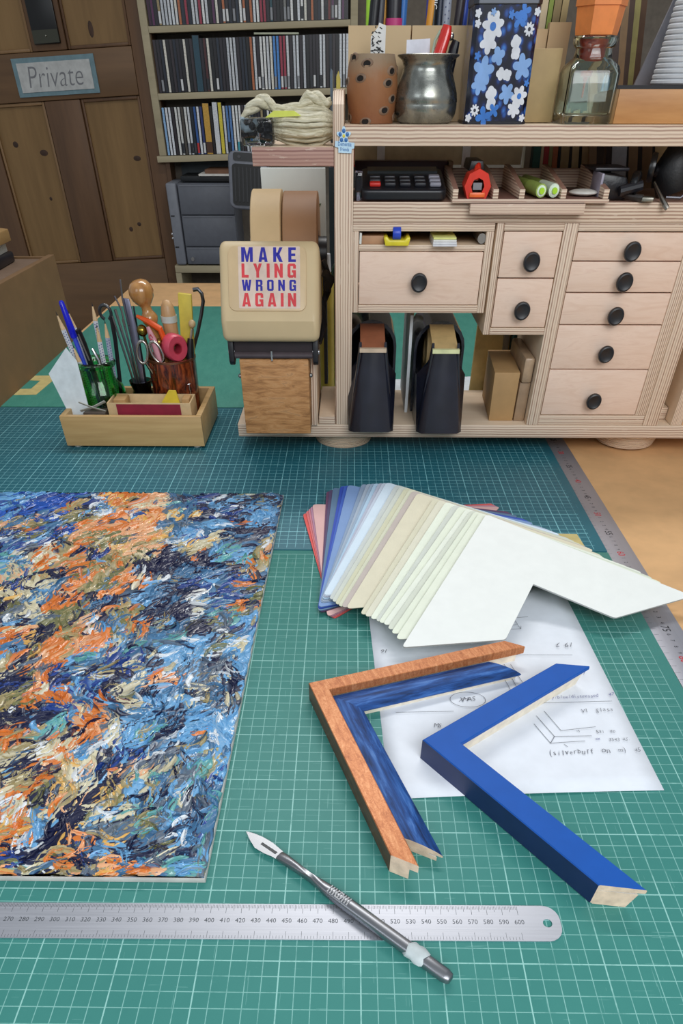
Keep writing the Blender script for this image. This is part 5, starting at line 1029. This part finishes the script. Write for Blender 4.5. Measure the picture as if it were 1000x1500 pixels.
MB().lathe([(.75, 0), (1.5, 0), (1.55, .6), (1.4, 3.5), (1.1, 5.5), (.8, 5.5), (1.05, 3.2), (.8, .6), (.75, 0)], (18.4, 79.3, 29.8), 8, axis='y').xf(Matrix()).build('red_body', M_RD, sp, smooth=0)
MB().box(17.5, 19.3, 79.0, 79.5, 28.85, 29.3).build('orange_lip', M_OR, sp, bevel=.12); MB().box(17.9, 18.9, 79.6, 82, 29.5, 30.1).build('steel_jaw', metal('8a8a90', .3), sp)
MB().tube([(18.2, 79.6, 30.6), (18.3, 80.5, 31.2), (18.6, 82, 31.4)], [.35, .4, .3], 8).build('lever', M_RD, sp)
MB().prism([(17.6, 30.9), (19.4, 30.9), (19.2, 31.8), (17.8, 31.8)], 'y', 82.5, 88).build('black_handle', plain('141416', .4), sp, bevel=.1)
for k, (x0, x1, y0, lb) in enumerate(((26.0-.3, 24.5, 79.3, 'green marker pen lying left in the pen tray compartment'), (27.4-.2, 26.0, 79.5, 'green marker pen with a pale barrel, lying right'))):
    o = thing('marker_pen', lb, 'marker', (x0, 84, 28.8), group='green markers in the pen tray')
    A_, B_ = Vector((x0, y0, 29.45)), Vector((x1, 91, 29.5)); d_ = (B_-A_).normalized()
    MB().tube([A_, A_+d_*4.5], .62, 14).build('cap', plain('d9e6d2' if k else '9db55a', .4), o); MB().tube([A_+d_*4.55, B_], .58, 14).build('barrel', plain('7f9440', .4), o)
    MB().tube([A_-d_*.08, A_-d_*.01], .5, 14).build('end_ring', plain('e4efe0', .4), o); MB().tube([A_-d_*.35, A_-d_*.09], .3, 12).build('end_plug', plain('a6d630', .35), o)
MB().ball((31.3, 82.2, 29.08), 1.7, 20, sc_=(1, .9, .18)).build('white_disc', plain('d9d6ce', .4), label='flat white oval eraser in the right compartment of the pen tray', cat='eraser', smooth=80)
# black clips and pliers at the right
def fabric(hexc): return plain(hexc, .45, var=.25, scale=60, bump=.5)
k1 = thing('camera_clamp', 'black plastic clamp with grey jaw right of the pen tray', 'clamp', (34.5, 84, ZM))
MB().prism([(-1.6, 0), (1.9, 0), (2.1, 1.0), (1.4, 2.1), (-1.5, 2.4)], 'y', 0, 4.5).xf(Matrix.Translation((34.4, 81.4, 28.42))).build('body', plain('131218', .35, bump=.4), k1, bevel=.3)
MB().box(32.75, 33.05, 81.0, 85, 28.6, 30.8).build('grey_jaw', plain('9a94a4', .4), k1, bevel=.08); MB().box(32.4, 36.4, 83, 88, 30.85, 31.2).build('top_arm', plain('26242a', .4), k1, bevel=.15)
mb = MB().lathe([(.01, -.4), (1.0, -.4), (1.15, -.2), (1.15, .3), (.9, .5), (.01, .5)], (0, 0, 0), 22, axis='x'); mb.xf(Matrix.Translation((36.9, 81.5, 29.9)) @ Matrix.Rotation(-.5, 4, 'Z')); mb.build('round_knob', plain('0d0d10', .25), k1, smooth=40)
MB().tube([(35.0, 80.6, 29.3), (37.5, 80.8, 29.8)], .5, 10).build('bolt', plain('1c1c22', .3), k1)
pl = thing('pliers', 'old grey pliers with open jaws resting on the board edge', 'pliers', (37, 81, ZM))
MB().tube([(35.6, 81.5, 28.9), (36.6, 80.4, 28.75), (37.6, 79.7, 28.7)], [.25, .32, .4], 8, flat=.6).build('handle', plain('35302e', .4), pl)
MB().tube([(35.9, 82.5, 28.9), (37.0, 81.3, 28.8), (37.8, 80.3, 28.75)], [.2, .3, .35], 8, flat=.6).build('handle', plain('46403c', .4), pl)
MB().prism([(37.4, 79.3), (38.6, 78.9), (38.9, 79.6), (38.2, 80.6), (37.6, 80.7)], 'z', 28.5, 28.9).build('jaws', metal('8d8a80', .4), pl, bevel=.1)
k2 = thing('black_light', 'black clip-on lamp with a round end by the right post', 'lamp', (41, 84, ZM))
MB().tube([(42.5, 84, 29.2), (41.8, 84, 31.0), (42.2, 84, 32.8)], [2.0, 2.4, 1.6], 14).build('body', plain('0e0e11', .5, bump=.5), k2, smooth=60)
mb = MB().lathe([(.01, -.3), (1.25, -.3), (1.35, 0), (1.25, .35), (.01, .35)], (0, 0, 0), 24, axis='x'); mb.xf(Matrix.Translation((38.9, 83, 31.2)) @ Matrix.Rotation(-.35, 4, 'Z')); mb.build('round_end', plain('131316', .3), k2, smooth=40)
MB().tube([(39.2, 83.2, 31), (40.4, 83.8, 30.6)], .5, 10).build('neck', plain('131316', .3), k2)
MB().tube([(40.6, 80.8, 28.75), (42.3, 80.8, 28.7), (43.2, 80.8, 29.3), (43.3, 80.8, 31)], .16, 8).build('wire_loop', metal('77767c', .3), k2)
MB().tube([(39.2, 81.8, 30.0), (39.8, 80.3, 28.9), (40.2, 79.2, 28.2), (40.5, 79.0, 27.9)], [.12, .2, .3, .25], 8).build('bulldog_clip', metal('97928a', .35), label='small grey metal clip hanging over the middle board edge', cat='clip')
# papers and mouldings standing behind, between the two boards
spines = [(26.7, 27.5, '7d7464', 'grey-brown'), (27.5, 27.8, '2a3a30', 'dark green'), (27.8, 28.8, '1e5048', 'teal'), (28.8, 29.2, 'b9a88a', 'narrow cream'), (29.2, 29.9, '9c2c30', 'red'), (29.9, 30.4, '8c8a5c', 'olive'), (30.4, 31.1, 'a8603c', 'orange-brown'), (31.1, 31.5, '1a1a1c', 'black'),
 (31.5, 32.6, 'a08a62', 'tan'), (32.6, 33.0, '2c241e', 'dark brown'), (33.0, 33.9, 'bfa87c', 'pale tan'), (33.9, 34.3, '1c1816', 'thin black'), (34.3, 36.4, 'b99e74', 'wide tan'), (36.4, 36.8, '2a201c', 'deep brown'), (36.8, 38.0, 'ac9656', 'mustard'), (38.0, 38.3, '1a1614', 'narrow black'), (38.3, 40.2, 'c2c6ce', 'pale grey'), (40.2, 40.5, '211c1a', 'second thin black'), (40.5, 41.7, '96795a', 'mid brown'), (41.7, 42.3, '2c2220', 'dark'), (42.3, 43.6, '7e6244', 'walnut'), (43.6, 44.0, '141212', 'last thin black'), (44.0, 47.5, 'b8a076', 'widest tan')]
for i, (x0, x1, hx, nm) in enumerate(spines):
    ln_ = -.05-.012*i
    mb = MB().box(x0, x1-.05, 96.8+i*.02, 98.5+i*.02, 28.6 if False else 0.02, 37.0); mb.xf(Matrix.Translation((x0, 97, 30.8)) @ Matrix.Rotation(ln_, 4, 'Y') @ Matrix.Translation((-x0, -97, -30.8)))
    mb.build('standing_board', plain(hx, .6, var=.08), label='%s board edge standing behind the middle board of the organiser' % nm, cat='board', group='boards standing behind the organiser')
rl_ = thing('wall_rail', 'pale rail with white tabs seen through the gap above the calculator', 'rail', (15, 96.5, 31))
MB().box(4.3, 26.2, 96.5, 97.3, 30.6, 33.0).build('rail', plain('a79c80', .6), rl_)
for x in (7.8, 18.9): MB().box(x-.5, x+.5, 96.2, 96.45, 30.2, 33.0).build('tab', plain('cfd4d8', .4), rl_)
MB().box(3, 27, 98.6, 99.2, .02, 31.5).build('dark_backboard', plain('2c211c', .7), label='dark board standing behind the pen tray and calculator', cat='backboard') if False else None
# ================================================================== left bracket shelf
yb = thing('yarn_bag', 'clear bag of black rubber feet and cream string on the bracket shelf', 'bag', (-6, 84, 33.06))
mb = MB(); rp2 = random.Random(3)
MB().prism(rr(-8.4, -4.8, 33.08, 35.3, .4), 'y', 80.8, 86).build('clear_wrap', glass('a9b0b8'), yb, bevel=.2)
for k in range(14): MB().ball((-8.0+rp2.random()*2.9, 82+rp2.random()*3, 33.6+rp2.random()*1.2), .42, 10, sc_=(1, 1, .8)).build('rubber_foot', plain('16171d', .3), yb)
ys = thing('string_hank', 'hank of cream string twisted into a rope on the bracket shelf', 'string', (-1.5, 84, 33.06))
t = NT('cream_string'); f = t.noise(t.coords(scale=(1, 8, 8)), 60, 4, .7); t.col(t.ramp(f, [(.3, 'aea68a'), (.5, 'd3ccb2'), (.7, 'e8e3cf')])); t.bump(f, .8, .002); M_STR = t.set(.85)
mb = MB()
for k in range(70):
    a = k/70*2*pi; r = 1.0+.55*rp2.random(); cy, cz = 83.6+r*1.5*cos(a), 34.7+r*.95*sin(a)
    sag = rp2.uniform(-.35, .25); mb.tube([(-4.8, cy*.4+83.6*.6, cz*.7+34.5*.3), (-3.4, cy, cz+sag*.3), (-1.2, cy, cz+sag-.1), (.6, cy, cz+sag*.5), (1.75, cy*.6+83.6*.4, cz*.7+34.6*.3)], [.16, .2, .2, .2, .16], 5)
mb.build('strands', M_STR, ys, kind='stuff', smooth=80)
MB().ball((-1.5, 83.6, 34.7), 1.6, 18, sc_=(1.9, 1.4, .85)).build('core', M_STR, ys, smooth=80)
mb = MB(); pts = [(-8.3, 83, 35.2), (-7.6, 83, 35.9), (-6.4, 83.2, 36.5), (-5.4, 83.2, 36.6), (-4.6, 83.2, 36.0), (-3.2, 83.4, 36.0), (-1.8, 83.4, 36.2), (-.9, 83.4, 36.9), (.2, 83.5, 36.8), (1.2, 83.6, 36.4), (1.7, 83.7, 36.7)]
rad = [.35, .5, .62, .62, .42, .42, .42, .6, .6, .45, .3]
P3 = [Vector(p) for p in pts]
for ph in (0, 2.1, 4.2):
    q = []; rr2 = []
    for i in range(len(P3)-1):
        for j in range(6):
            u = i+j/6; p = P3[i].lerp(P3[i+1], j/6); r = rad[i]*(1-j/6)+rad[i+1]*j/6; a = u*1.5+ph
            q.append(p+Vector((0, cos(a), sin(a)))*r*.5); rr2.append(r*.62)
    mb.tube(q, rr2, 7)
mb.build('twisted_rope', M_STR, ys, smooth=80)
MB().tube([(-8.2, 82.4, 35.3), (-8.3, 82.2, 34.8), (-7.9, 82.1, 34.4), (-7.2, 82.2, 34.5), (-6.6, 82.3, 35.0)], .3, 8).build('loop', plain('aebfc6', .6), ys, smooth=80)
MB().prism([(-5.6, 35.35), (-1.6, 35.5), (-2.4, 35.9), (-4.6, 35.9)], 'y', 81.2, 81.4).build('yellow_tag', plain('d4dc5c', .5), label='yellow-green slip tucked under the string rope', cat='slip')
MB().prism([(2.0, 34), (2.45, 34), (2.55, 38.4), (2.3, 39.1), (2.05, 38.6)], 'y', 94.5, 95.2).build('yellow_stick', plain('c9bd5c', .5), label='short yellow stick upright behind the top left corner', cat='stick')
MB().prism([(1.45, 33.06), (1.75, 33.06), (1.75, 39.0), (1.55, 39.2), (1.45, 38.8)], 'y', 88, 91.5).build('clear_sleeve', plain('5a6876', .2), label='thin blue-grey plastic sleeve at the right end of the bracket shelf', cat='sleeve')

# ================================================================== top board
ZT = 34.8
# banksia pod pot
M_POD = plain('7a4e2c', .6, var=.22, scale=18, bump=.4)
t = NT('seed_pod_wood'); tc = t.n('TexCoord'); sx = t.n('SeparateXYZ'); t.l(tc.outputs['Object'], sx.inputs[0]); nz = t.noise(t.coords(), 45, 5, .7)
c = t.ramp(t.math('ADD', t.math('MULTIPLY', sx.outputs[2], 15), t.math('MULTIPLY', nz, .35)), [(.15, '7a4526'), (.7, '8f5e38'), (.95, '8a7a64')]); t.col(t.mix(t.math('MULTIPLY', nz, .3), c, 'a87850')); t.bump(nz, .6, .001); M_POD = t.set(.6)
pd = thing('seed_pod_pot', 'brown seed pod pen pot with dark eye-shaped holes', 'pot', (6.2, 85, ZT))
PC = (6.2, 85.2, 0)
pprof = [(.05, 34.82), (2.45, 34.82), (2.72, 36.3), (2.85, 37.8), (2.7, 39.2), (2.4, 40.2), (1.9, 40.2), (2.1, 39), (2.2, 36), (.05, 35.4)]
def prad(z):
    pr_ = [(34.8, 2.45), (36.3, 2.72), (37.8, 2.85), (39.2, 2.7), (40.2, 2.4)]
    for (a, ra), (b, rb) in zip(pr_, pr_[1:]):
        if a <= z <= b: return ra+(rb-ra)*(z-a)/(b-a)
    return 2.5
MB().lathe(pprof, PC, 40).build('pod_body', M_POD, pd, smooth=60)
holes = [(-.95, 39.9), (-.25, 39.45), (-.5, 38.35), (-1.35, 38.1), (.85, 38.9), (.65, 38.0), (.95, 36.8), (.55, 35.9), (-.3, 35.0), (-1.35, 35.3), (1.4, 35.4), (1.5, 38.95), (-2.2, 39), (-2.0, 36.5), (2.2, 37), (2.9, 38.2), (-2.9, 37.5), (3.0, 35.8)]
for a, z in holes:
    r = prad(z); px_, py_ = PC[0]+r*sin(a), PC[1]-r*cos(a); M = frame(Vector((px_, py_, z)), (cos(a), sin(a), .12), (0, 0, 1))
    mb = MB().lathe([(.36, -.1), (.42, .07), (.56, .05), (.68, -.08)], (0, 0, 0), 18, sq=.6); mb.xf(M); o = mb.build('hole_rim', plain('7d6450', .6), pd, smooth=60)
    mb = MB().lathe([(.01, .02), (.42, .03)], (0, 0, 0), 16, sq=.52); mb.xf(M); mb.build('hole', plain('120a07', .8), o)
pst = thing('patterned_stick', 'white flat stick with black leopard lettering in the seed pod pot', 'stick', (6.8, 86, 36))
mb = MB().prism([(5.95, 36), (7.5, 36), (7.55, 42.3), (6.8, 42.5), (6.7, 42.2), (5.95, 41.5)], 'y', 85.6, 85.8); mb.build('card', plain('d9d9d6', .5), pst)
mb = MB(); rp3 = random.Random(9)
for k in range(26):
    x, z = rp3.uniform(6.1, 7.4), rp3.uniform(40.3, 42.2); a = rp3.uniform(-.6, .9); l = rp3.uniform(.1, .26)
    mb.add([(x-l*cos(a), 85.58, z-l*sin(a)), (x+.05, 85.58, z-.07), (x+l*cos(a), 85.58, z+l*sin(a)), (x-.05, 85.58, z+.08)], [(0, 1, 2, 3)])
mb.build('spots', plain('1c1c1e', .5), pst, kind='stuff', smooth=0)
# pewter cup
t = NT('old_pewter'); nz = t.noise(t.coords(), 40, 5, .7, .4); t.col(t.ramp(nz, [(.3, '6e706a'), (.55, '9ea09a'), (.75, 'b8b4a2')])); t.bump(nz, .15, .0008)
t.l(t.math('ADD', .12, t.math('MULTIPLY', nz, .3)), t.b.inputs['Roughness']); t.b.inputs['Metallic'].default_value = .9; M_PEW = t.m
pw = thing('pewter_cup', 'dented pewter cup with a flared rim holding a lighter', 'cup', (12.3, 85.3, ZT))
MB().lathe([(.05, 34.82), (2.75, 34.82), (3.1, 35.0), (3.45, 35.6), (3.55, 36.3), (3.5, 36.45), (3.56, 36.55), (3.45, 37.2), (3.1, 38.1), (2.75, 38.9), (2.68, 39.3), (2.85, 39.75), (3.35, 40.05), (3.4, 40.15), (3.3, 40.2), (2.7, 39.85), (2.5, 39.2), (3.2, 36.6), (2.7, 35.2), (.05, 35.1)], (12.3, 85.6, 0), 48).build('cup_body', M_PEW, pw, smooth=50)
MB().prism([(9.95, 38), (12.6, 38), (12.45, 41.4), (9.9, 41.3)], 'y', 86.6, 86.7).xf(Matrix()).build('white_card', plain('dfe0ea', .5), label='white card standing in the pewter cup', cat='card')
lg = thing('lighter', 'red glossy lighter leaning in the pewter cup', 'lighter', (13.6, 86, 37))
MB().tube([(12.7, 85.0, 38.6), (13.5, 85.1, 40.4), (14.0, 85.2, 41.8), (14.1, 85.2, 42.3)], [.75, .72, .68, .5], 12, flat=.75).build('body', plain('d62a20', .25, coat=.6), lg, smooth=60)
MB().tube([(12.6, 85.5, 39.5), (12.9, 85.5, 41.2), (13.4, 85.5, 41.9)], .14, 8).build('clear_edge', plain('9fb09a', .3), lg)
tc2 = thing('black_tool', 'black tool end with a metal tip right of the red lighter', 'tool', (15, 86, 37))
MB().tube([(14.6, 85.6, 38.6), (15.0, 85.6, 40.6), (15.2, 85.6, 41.2)], [.55, .55, .4], 10).build('body', plain('191a20', .35), tc2); MB().ball((14.6, 85.5, 41.5), .32).build('tip', metal('c8c8c0', .25), tc2, smooth=80)
# floral tin
tn = thing('floral_tin', 'tall square tin with blue and white flower pattern', 'tin', (19.9, 85.5, ZT))
t = NT('blue_leaf_print'); vo = t.n('TexVoronoi'); vo.inputs['Scale'].default_value = 130; t.l(t.coords(scale=(1, 1, .8)), vo.inputs['Vector']); nz = t.noise(t.coords(), 90, 3)
t.col(t.ramp(t.math('ADD', vo.outputs['Distance'], t.math('MULTIPLY', nz, .35)), [(.25, '3a78c4'), (.45, '1f4690'), (.6, '101a42'), (.85, '0a0d22')])); M_TIN = t.set(.22, coat=.6)
tl = [(16.7, 84.4), (19.9, 82.6), (23.2, 84.4), (23.2, 87.2), (19.9, 88.6), (16.7, 87.2)]
tl = [(16.55, 83.3), (17.0, 82.85), (22.9, 82.85), (23.35, 83.3), (23.35, 88.0), (22.9, 88.4), (17.0, 88.4), (16.55, 88.0)]
Mtin = Matrix.Translation((0, 0, 0))
MB().prism(tl, 'z', ZT+.25, 43.6).build('body', M_TIN, tn, smooth=0)
MB().prism([(19.95+(x-19.95)*1.03, 85.6+(y-85.6)*1.03) for x, y in tl], 'z', ZT+.02, ZT+.24).build('base_rim', plain('101422', .3), tn, smooth=0)
MB().prism([(19.95+(x-19.95)*1.04, 85.6+(y-85.6)*1.04) for x, y in tl], 'z', 43.61, 44.2).build('lid', metal('5a5c62', .35), tn, smooth=0, bevel=.08)
FY = [82.845]
def flower(cx, cz, R, n, hexc, cc=None, rot=0, inner=.5, squash=1.0, pw_=1.0):
    mb = MB(); P = []
    for k in range(48):
        a = 2*pi*k/48; r = R*(inner+(1-inner)*abs(cos(n*a/2))**pw_); P.append((cx+r*cos(a+rot)*squash, cz+r*sin(a+rot)))
    FY[0] -= .004
    mb.prism(P, 'y', FY[0], FY[0]+.003); o = mb.build('flower', plain(hexc, .3, coat=.4), tn, smooth=0)
    if cc: MB().lathe([(.01, FY[0]-.003), (R*.28, FY[0]-.003), (R*.28, FY[0]-.001), (.01, FY[0]-.001)], (cx, 0, cz), 14, axis='y').build('flower_centre', plain(cc, .3), o)
WH, LB, MBl = 'd6dae2', '7ea6dc', '2f74c8'
for a in [(18.6, 42.1, .95, 7, WH, MBl, .3, .6), (18.3, 41.0, .75, 5, WH, None, .9, .55), (18.1, 38.9, .95, 5, LB, None, .2, .5), (17.8, 37.9, .7, 5, LB, None, .8, .5), (19.5, 40.0, .6, 4, LB, None, .4, .6),
          (17.6, 35.9, .42, 9, WH, '181a2c', 0, .55), (19.2, 37.2, .5, 4, WH, None, .2, .8), (19.3, 36.4, .45, 4, WH, None, .6, .8), (20.0, 38.7, .42, 4, WH, None, 0, .75), (20.7, 38.6, .4, 4, WH, None, .5, .75),
          (21.2, 41.0, .45, 4, WH, None, .3, .8), (21.3, 40.2, .42, 4, WH, None, .7, .8), (22.4, 41.9, .45, 9, WH, '181a2c', 0, .55), (21.7, 43.1, .55, 4, MBl, None, .3, .35), (21.3, 42.6, .6, 4, MBl, None, .9, .35),
          (22.2, 39.2, .85, 5, LB, None, .5, .5), (20.9, 37.2, .7, 5, LB, None, 1.0, .5), (22.3, 37.0, .7, 6, WH, MBl, .2, .6), (21.9, 36.0, .6, 6, WH, None, .6, .6), (18.6, 35.4, .7, 4, MBl, None, .2, .35), (19.7, 35.9, .5, 4, MBl, None, .7, .35),
          (16.95, 43.0, .3, 5, WH, None, 0, .6), (17.0, 42.3, .28, 5, WH, None, 0, .6), (23.0, 43.1, .28, 5, WH, None, 0, .6), (16.95, 35.3, .3, 5, WH, None, 0, .6), (22.9, 35.3, .28, 5, WH, None, 0, .6), (17.3, 40.0, .3, 5, MBl, None, 0, .5), (20.4, 42.9, .3, 5, MBl, None, 0, .5), (22.9, 38.0, .25, 5, MBl, None, 0, .5), (18.5, 43.1, .25, 5, LB, None, 0, .5)]:
    flower(a[0], a[1], a[2]*1.22, *a[3:])
# stem-coloured cardboard boxes with pens behind
M_KR = plain('cdb28a', .65, var=.02, scale=14)
def open_box(x0, x1, y0, y1, z1, label):
    o = thing('cardboard_box', label, 'box', ((x0+x1)/2, (y0+y1)/2, ZT), group=None)
    MB().box(x0, x1, y0, y0+.2, ZT+.02, z1).build('front_wall', M_KR, o); MB().box(x0, x1, y1-.2, y1, ZT+.02, z1).build('back_wall', M_KR, o)
    MB().box(x0, x0+.2, y0+.21, y1-.21, ZT+.02, z1).build('side_wall', M_KR, o); MB().box(x1-.2, x1, y0+.21, y1-.21, ZT+.02, z1).build('side_wall', M_KR, o)
    MB().box(x0+.21, x1-.21, y0+.21, y1-.21, ZT+.02, ZT+.2).build('floor_flap', M_KR, o)
open_box(3.5, 10.5, 90, 95.3, 42.5, 'open cardboard box of pens, leftmost on the top board')
open_box(10.65, 17.2, 90, 95.3, 42.5, 'open cardboard box of pens behind the pewter cup')
open_box(24.3, 26.1, 91.4, 95.3, 42.3, 'narrow cardboard box behind the right edge of the floral tin')
open_box(26.2, 28.6, 91.2, 95.3, 42.8, 'short cardboard box behind the glass bottle')
MB().box(23.5, 27.3, 87.5, 90.8, ZT+.02, 40.7).build('plain_carton', plain('b79d6e', .6, var=.03), label='plain tan carton between the floral tin and glass bottle', cat='carton', bevel=.05)
pens = [(4.0, 5.6, 'black', '17181c', .62, .0), (5.5, 6.6, 'grey', '4c4c52', .4, 0), (6.0, 5.9, 'lime green', 'a2d63a', .5, .3), (6.9, 6.4, 'navy', '262a52', .45, .2), (7.3, 7.8, 'amber', 'c98f2c', .28, .3), (8.6, 8.7, 'black brush', '201d24', .95, .2), (9.9, 9.4, 'blue', '2f6ab0', .42, .1),
        (10.9, 12.2, 'orange-yellow', 'd8942c', .5, .1), (12.4, 12.6, 'violet', '4a4aa0', .3, .3), (13.1, 13.0, 'black lettered', '0f1012', .45, .1), (13.8, 13.7, 'slate', '3c4250', .35, .3), (14.5, 14.5, 'spotted grey', '9aa0ae', .48, .1), (16.6, 15.4, 'dark wooden', '2a2228', .5, .2), (16.9, 16.3, 'royal blue', '1f3f98', .4, .4)]
for x1, x0, nm, hx, r, dy in pens:
    a = 1 if x1 >= x0 else -1
    o = thing('pen', '%s pen standing in the cardboard boxes at the top' % nm, 'pen', (x0, 91.5+dy, 36), group='pens in the cardboard boxes')
    A_ = Vector((x0, 91.3+dy*2, 36)); dd_ = Vector(((x0-x1)*(.45 if a else 1), .1, 6.5)).normalized() if nm in ('black',) else Vector(((x1-x0)*.4*(-1 if nm in ('orange-yellow', 'grey') else 1), .1, 6.5)).normalized()
    MB().tube([A_, A_+dd_*11, A_+dd_*13], [r, r, r*.8], 12).build('barrel', plain(hx, .35), o, smooth=60)
    MB().tube([A_+dd_*13.05, A_+dd_*14.5], [r*.7, r*.5], 10).build('end_cap', plain(hx, .5), o)
    if nm == 'black brush': MB().lathe([(.96, 42.5), (1.05, 42.5), (1.05, 43.1), (.96, 43.1), (.96, 42.5)], (A_.x, A_.y+.1, 0), 16).build('pink_band', plain('c03a78', .4), o)
    if nm == 'black lettered':
        mb = MB(); add_text(mb, 'GRAPHIC', frame(A_+dd_*9+Vector((0, -r-.02, 0)), -dd_, (1, 0, 0)), .8, .75, offset=.01); mb.build('lettering', plain('d8dade', .4), o, smooth=0)
    if nm == 'spotted grey':
        mb = MB()
        for k in range(16):
            c_ = A_+dd_*(6.8+k*.28)+Vector((-.18+.36*(k % 2), -r*.9, 0)); mb.ball(tuple(c_), .07, 6)
        mb.build('dots', plain('2c3a6a', .4), o, kind='stuff')
# glass bottle with orange-red glue filler and orange pot
gb = thing('glass_bottle', 'square clear glass bottle with a red plastic filler inside', 'bottle', (30.2, 85, ZT))
def sqring(h, z, r, cx=30.15, cy=85.3, n=6):
    P = []
    for q, (sx_, sy_) in enumerate(((1, -1), (1, 1), (-1, 1), (-1, -1))):
        for k in range(n+1):
            a = -pi/2+q*pi/2+(pi/2)*k/n; P.append((cx+sx_*(h-r)+r*cos(a), cy+sy_*(h-r)+r*sin(a), z))
    return P
zs = [(2.65, ZT+.02, .5), (2.75, ZT+.3, .5), (2.75, 38.8, .5), (2.6, 39.3, .8), (1.95, 39.9, 1.4), (1.9, 40.6, 1.8), (2.1, 40.7, 2.0), (2.3, 41.0, 2.2), (2.35, 41.4, 2.3), (2.25, 41.5, 2.2), (1.85, 41.4, 1.8), (1.65, 40.6, 1.6), (1.75, 39.8, 1.2), (2.35, 39.1, .6), (2.5, 38.7, .35), (2.5, ZT+.9, .35), (2.3, ZT+.75, .3)]
MB().rings([sqring(h, z, r) for h, z, r in zs]).build('glass_body', glass('dfeee6'), gb, smooth=40)
of = thing('orange_applicator', 'orange plastic tub over a red nozzle standing in the glass bottle', 'applicator', (30.2, 85.3, 36))
MB().lathe([(.02, 37.0), (.08, 37.0), (.12, 38.1), (.3, 38.5), (.62, 38.6), (.66, 39.0), (.62, 39.05), (.02, 39.05)], (29.8, 85.3, 0), 16).build('nozzle', plain('b85a3c', .4), of, smooth=40)
MB().lathe([(.02, 39.45), (1.3, 39.45), (1.55, 41.3), (.02, 41.3)], (30.0, 85.3, 0), 28).build('red_neck', plain('b03a22', .3), of, smooth=40)
MB().lathe([(.02, 41.55), (2.25, 41.55), (2.35, 42.0), (2.55, 43.6), (2.7, 43.6), (2.78, 46), (.02, 46)], (30.1, 85.3, 0), 6).build('tub', plain('e88a4a', .45), of, smooth=20)
# wooden box with dark rim, right
wb2 = thing('wooden_box', 'honey-coloured wooden box with a black inner tray at the right', 'box', (40, 87, ZT))
M_HN = wood('honey_wood', 'a8713c', 'c9945c', 'x', 22, .45, 9, .1)
MB().box(33.3, 50, 83.2, 83.9, ZT+.02, 37.55).build('front_board', M_HN, wb2, bevel=.04); MB().box(32.6, 33.28, 83.2, 91, ZT+.02, 37.55).build('end_board', wood('honey_end', '7c5a30', 'a88450', 'z', 20, .5, 3, .1), wb2, bevel=.04)
MB().box(33.3, 50, 90.3, 91, ZT+.02, 37.55).build('back_board', M_HN, wb2); MB().box(33.3, 50, 83.92, 90.28, ZT+.02, 37.3).build('black_tray', plain('101116', .5), wb2)
MB().box(32.7, 50, 83.3, 83.5, 37.56, 37.85).build('black_rim', plain('14151a', .4), wb2)
# white ribbed paper roll and grey panel, frames leaning at the right
rbp = [(.05, 37.9)]
for k in range(30): z = 37.9+k*.42; r = 3.2-.10*k*.42; rbp += [(r, z), (r+.14, z+.1), (r+.14, z+.3), (r, z+.42)]
rbp += [(.05, 37.9+30*.42+.1)]
MB().lathe(rbp, (41.3, 87.5, 0), 44).build('string_cone', plain('ccd0d4', .6, var=.03), label='large cone of white ribbed cord on the wooden box', cat='cone', smooth=30)
MB().prism([(37.3, 37.4), (44, 37.4), (44, 50), (41.6, 50)], 'y', 92.2, 92.6).build('grey_board', plain('85868e', .6), label='flat grey panel leaning behind the white cord cone', cat='grey board')
fr = [(30.9, 33.0, 36.6, 'b08c64', 'pale'), (32.2, 34.0, 37.6, '55402e', 'dark'), (33.2, 34.5, 37.9, '76573a', 'mid brown'), (34.4, 35.3, 38.8, '3c2a22', 'deep brown'), (35.6, 36.2, 39.6, '8a6c48', 'tan'), (36.6, 37.0, 40.2, '4a3428', 'umber'), (37.6, 37.9, 41.0, 'a39a5e', 'olive-gold'), (38.6, 38.8, 42, '5f4430', 'walnut')]
for i, (xt, xm, xb, hx, nm) in enumerate(fr):
    y = 93+i*.9
    # a bar leaning from lower right to upper left
    mb = MB().tube([(xb+1.2, y+1.8, .3 if False else 20), (xt-.6, y+1.8, 50)], .62, 4, flat=1.0); mb.build('moulding_length', plain(hx, .5, var=.1), label='%s frame moulding length leaning behind the glass bottle' % nm, cat='moulding', group='mouldings leaning at the right', smooth=0)
MB().prism([(33.6, 37.9), (34.5, 37.9), (34.5, 38.7), (34.1, 39.2), (33.7, 38.7)], 'y', 91.2, 91.8).build('blue_clip', plain('7d9cc0', .4), label='small pale blue plastic tip behind the wooden box corner', cat='clip')
for i, (x0, x1, hx, nm) in enumerate([(25.2, 25.9, 'c0b090', 'pale'), (26.0, 26.5, '7d8f3c', 'green'), (26.6, 27.4, '8a7a54', 'brown'), (27.5, 28.2, 'a69468', 'straw')]):
    MB().box(x0, x1, 92.5, 94.5, 36, 48).build('strip', plain(hx, .6), label='%s flat strip standing in the boxes above the glass bottle' % nm, cat='strip', group='strips standing in small boxes')
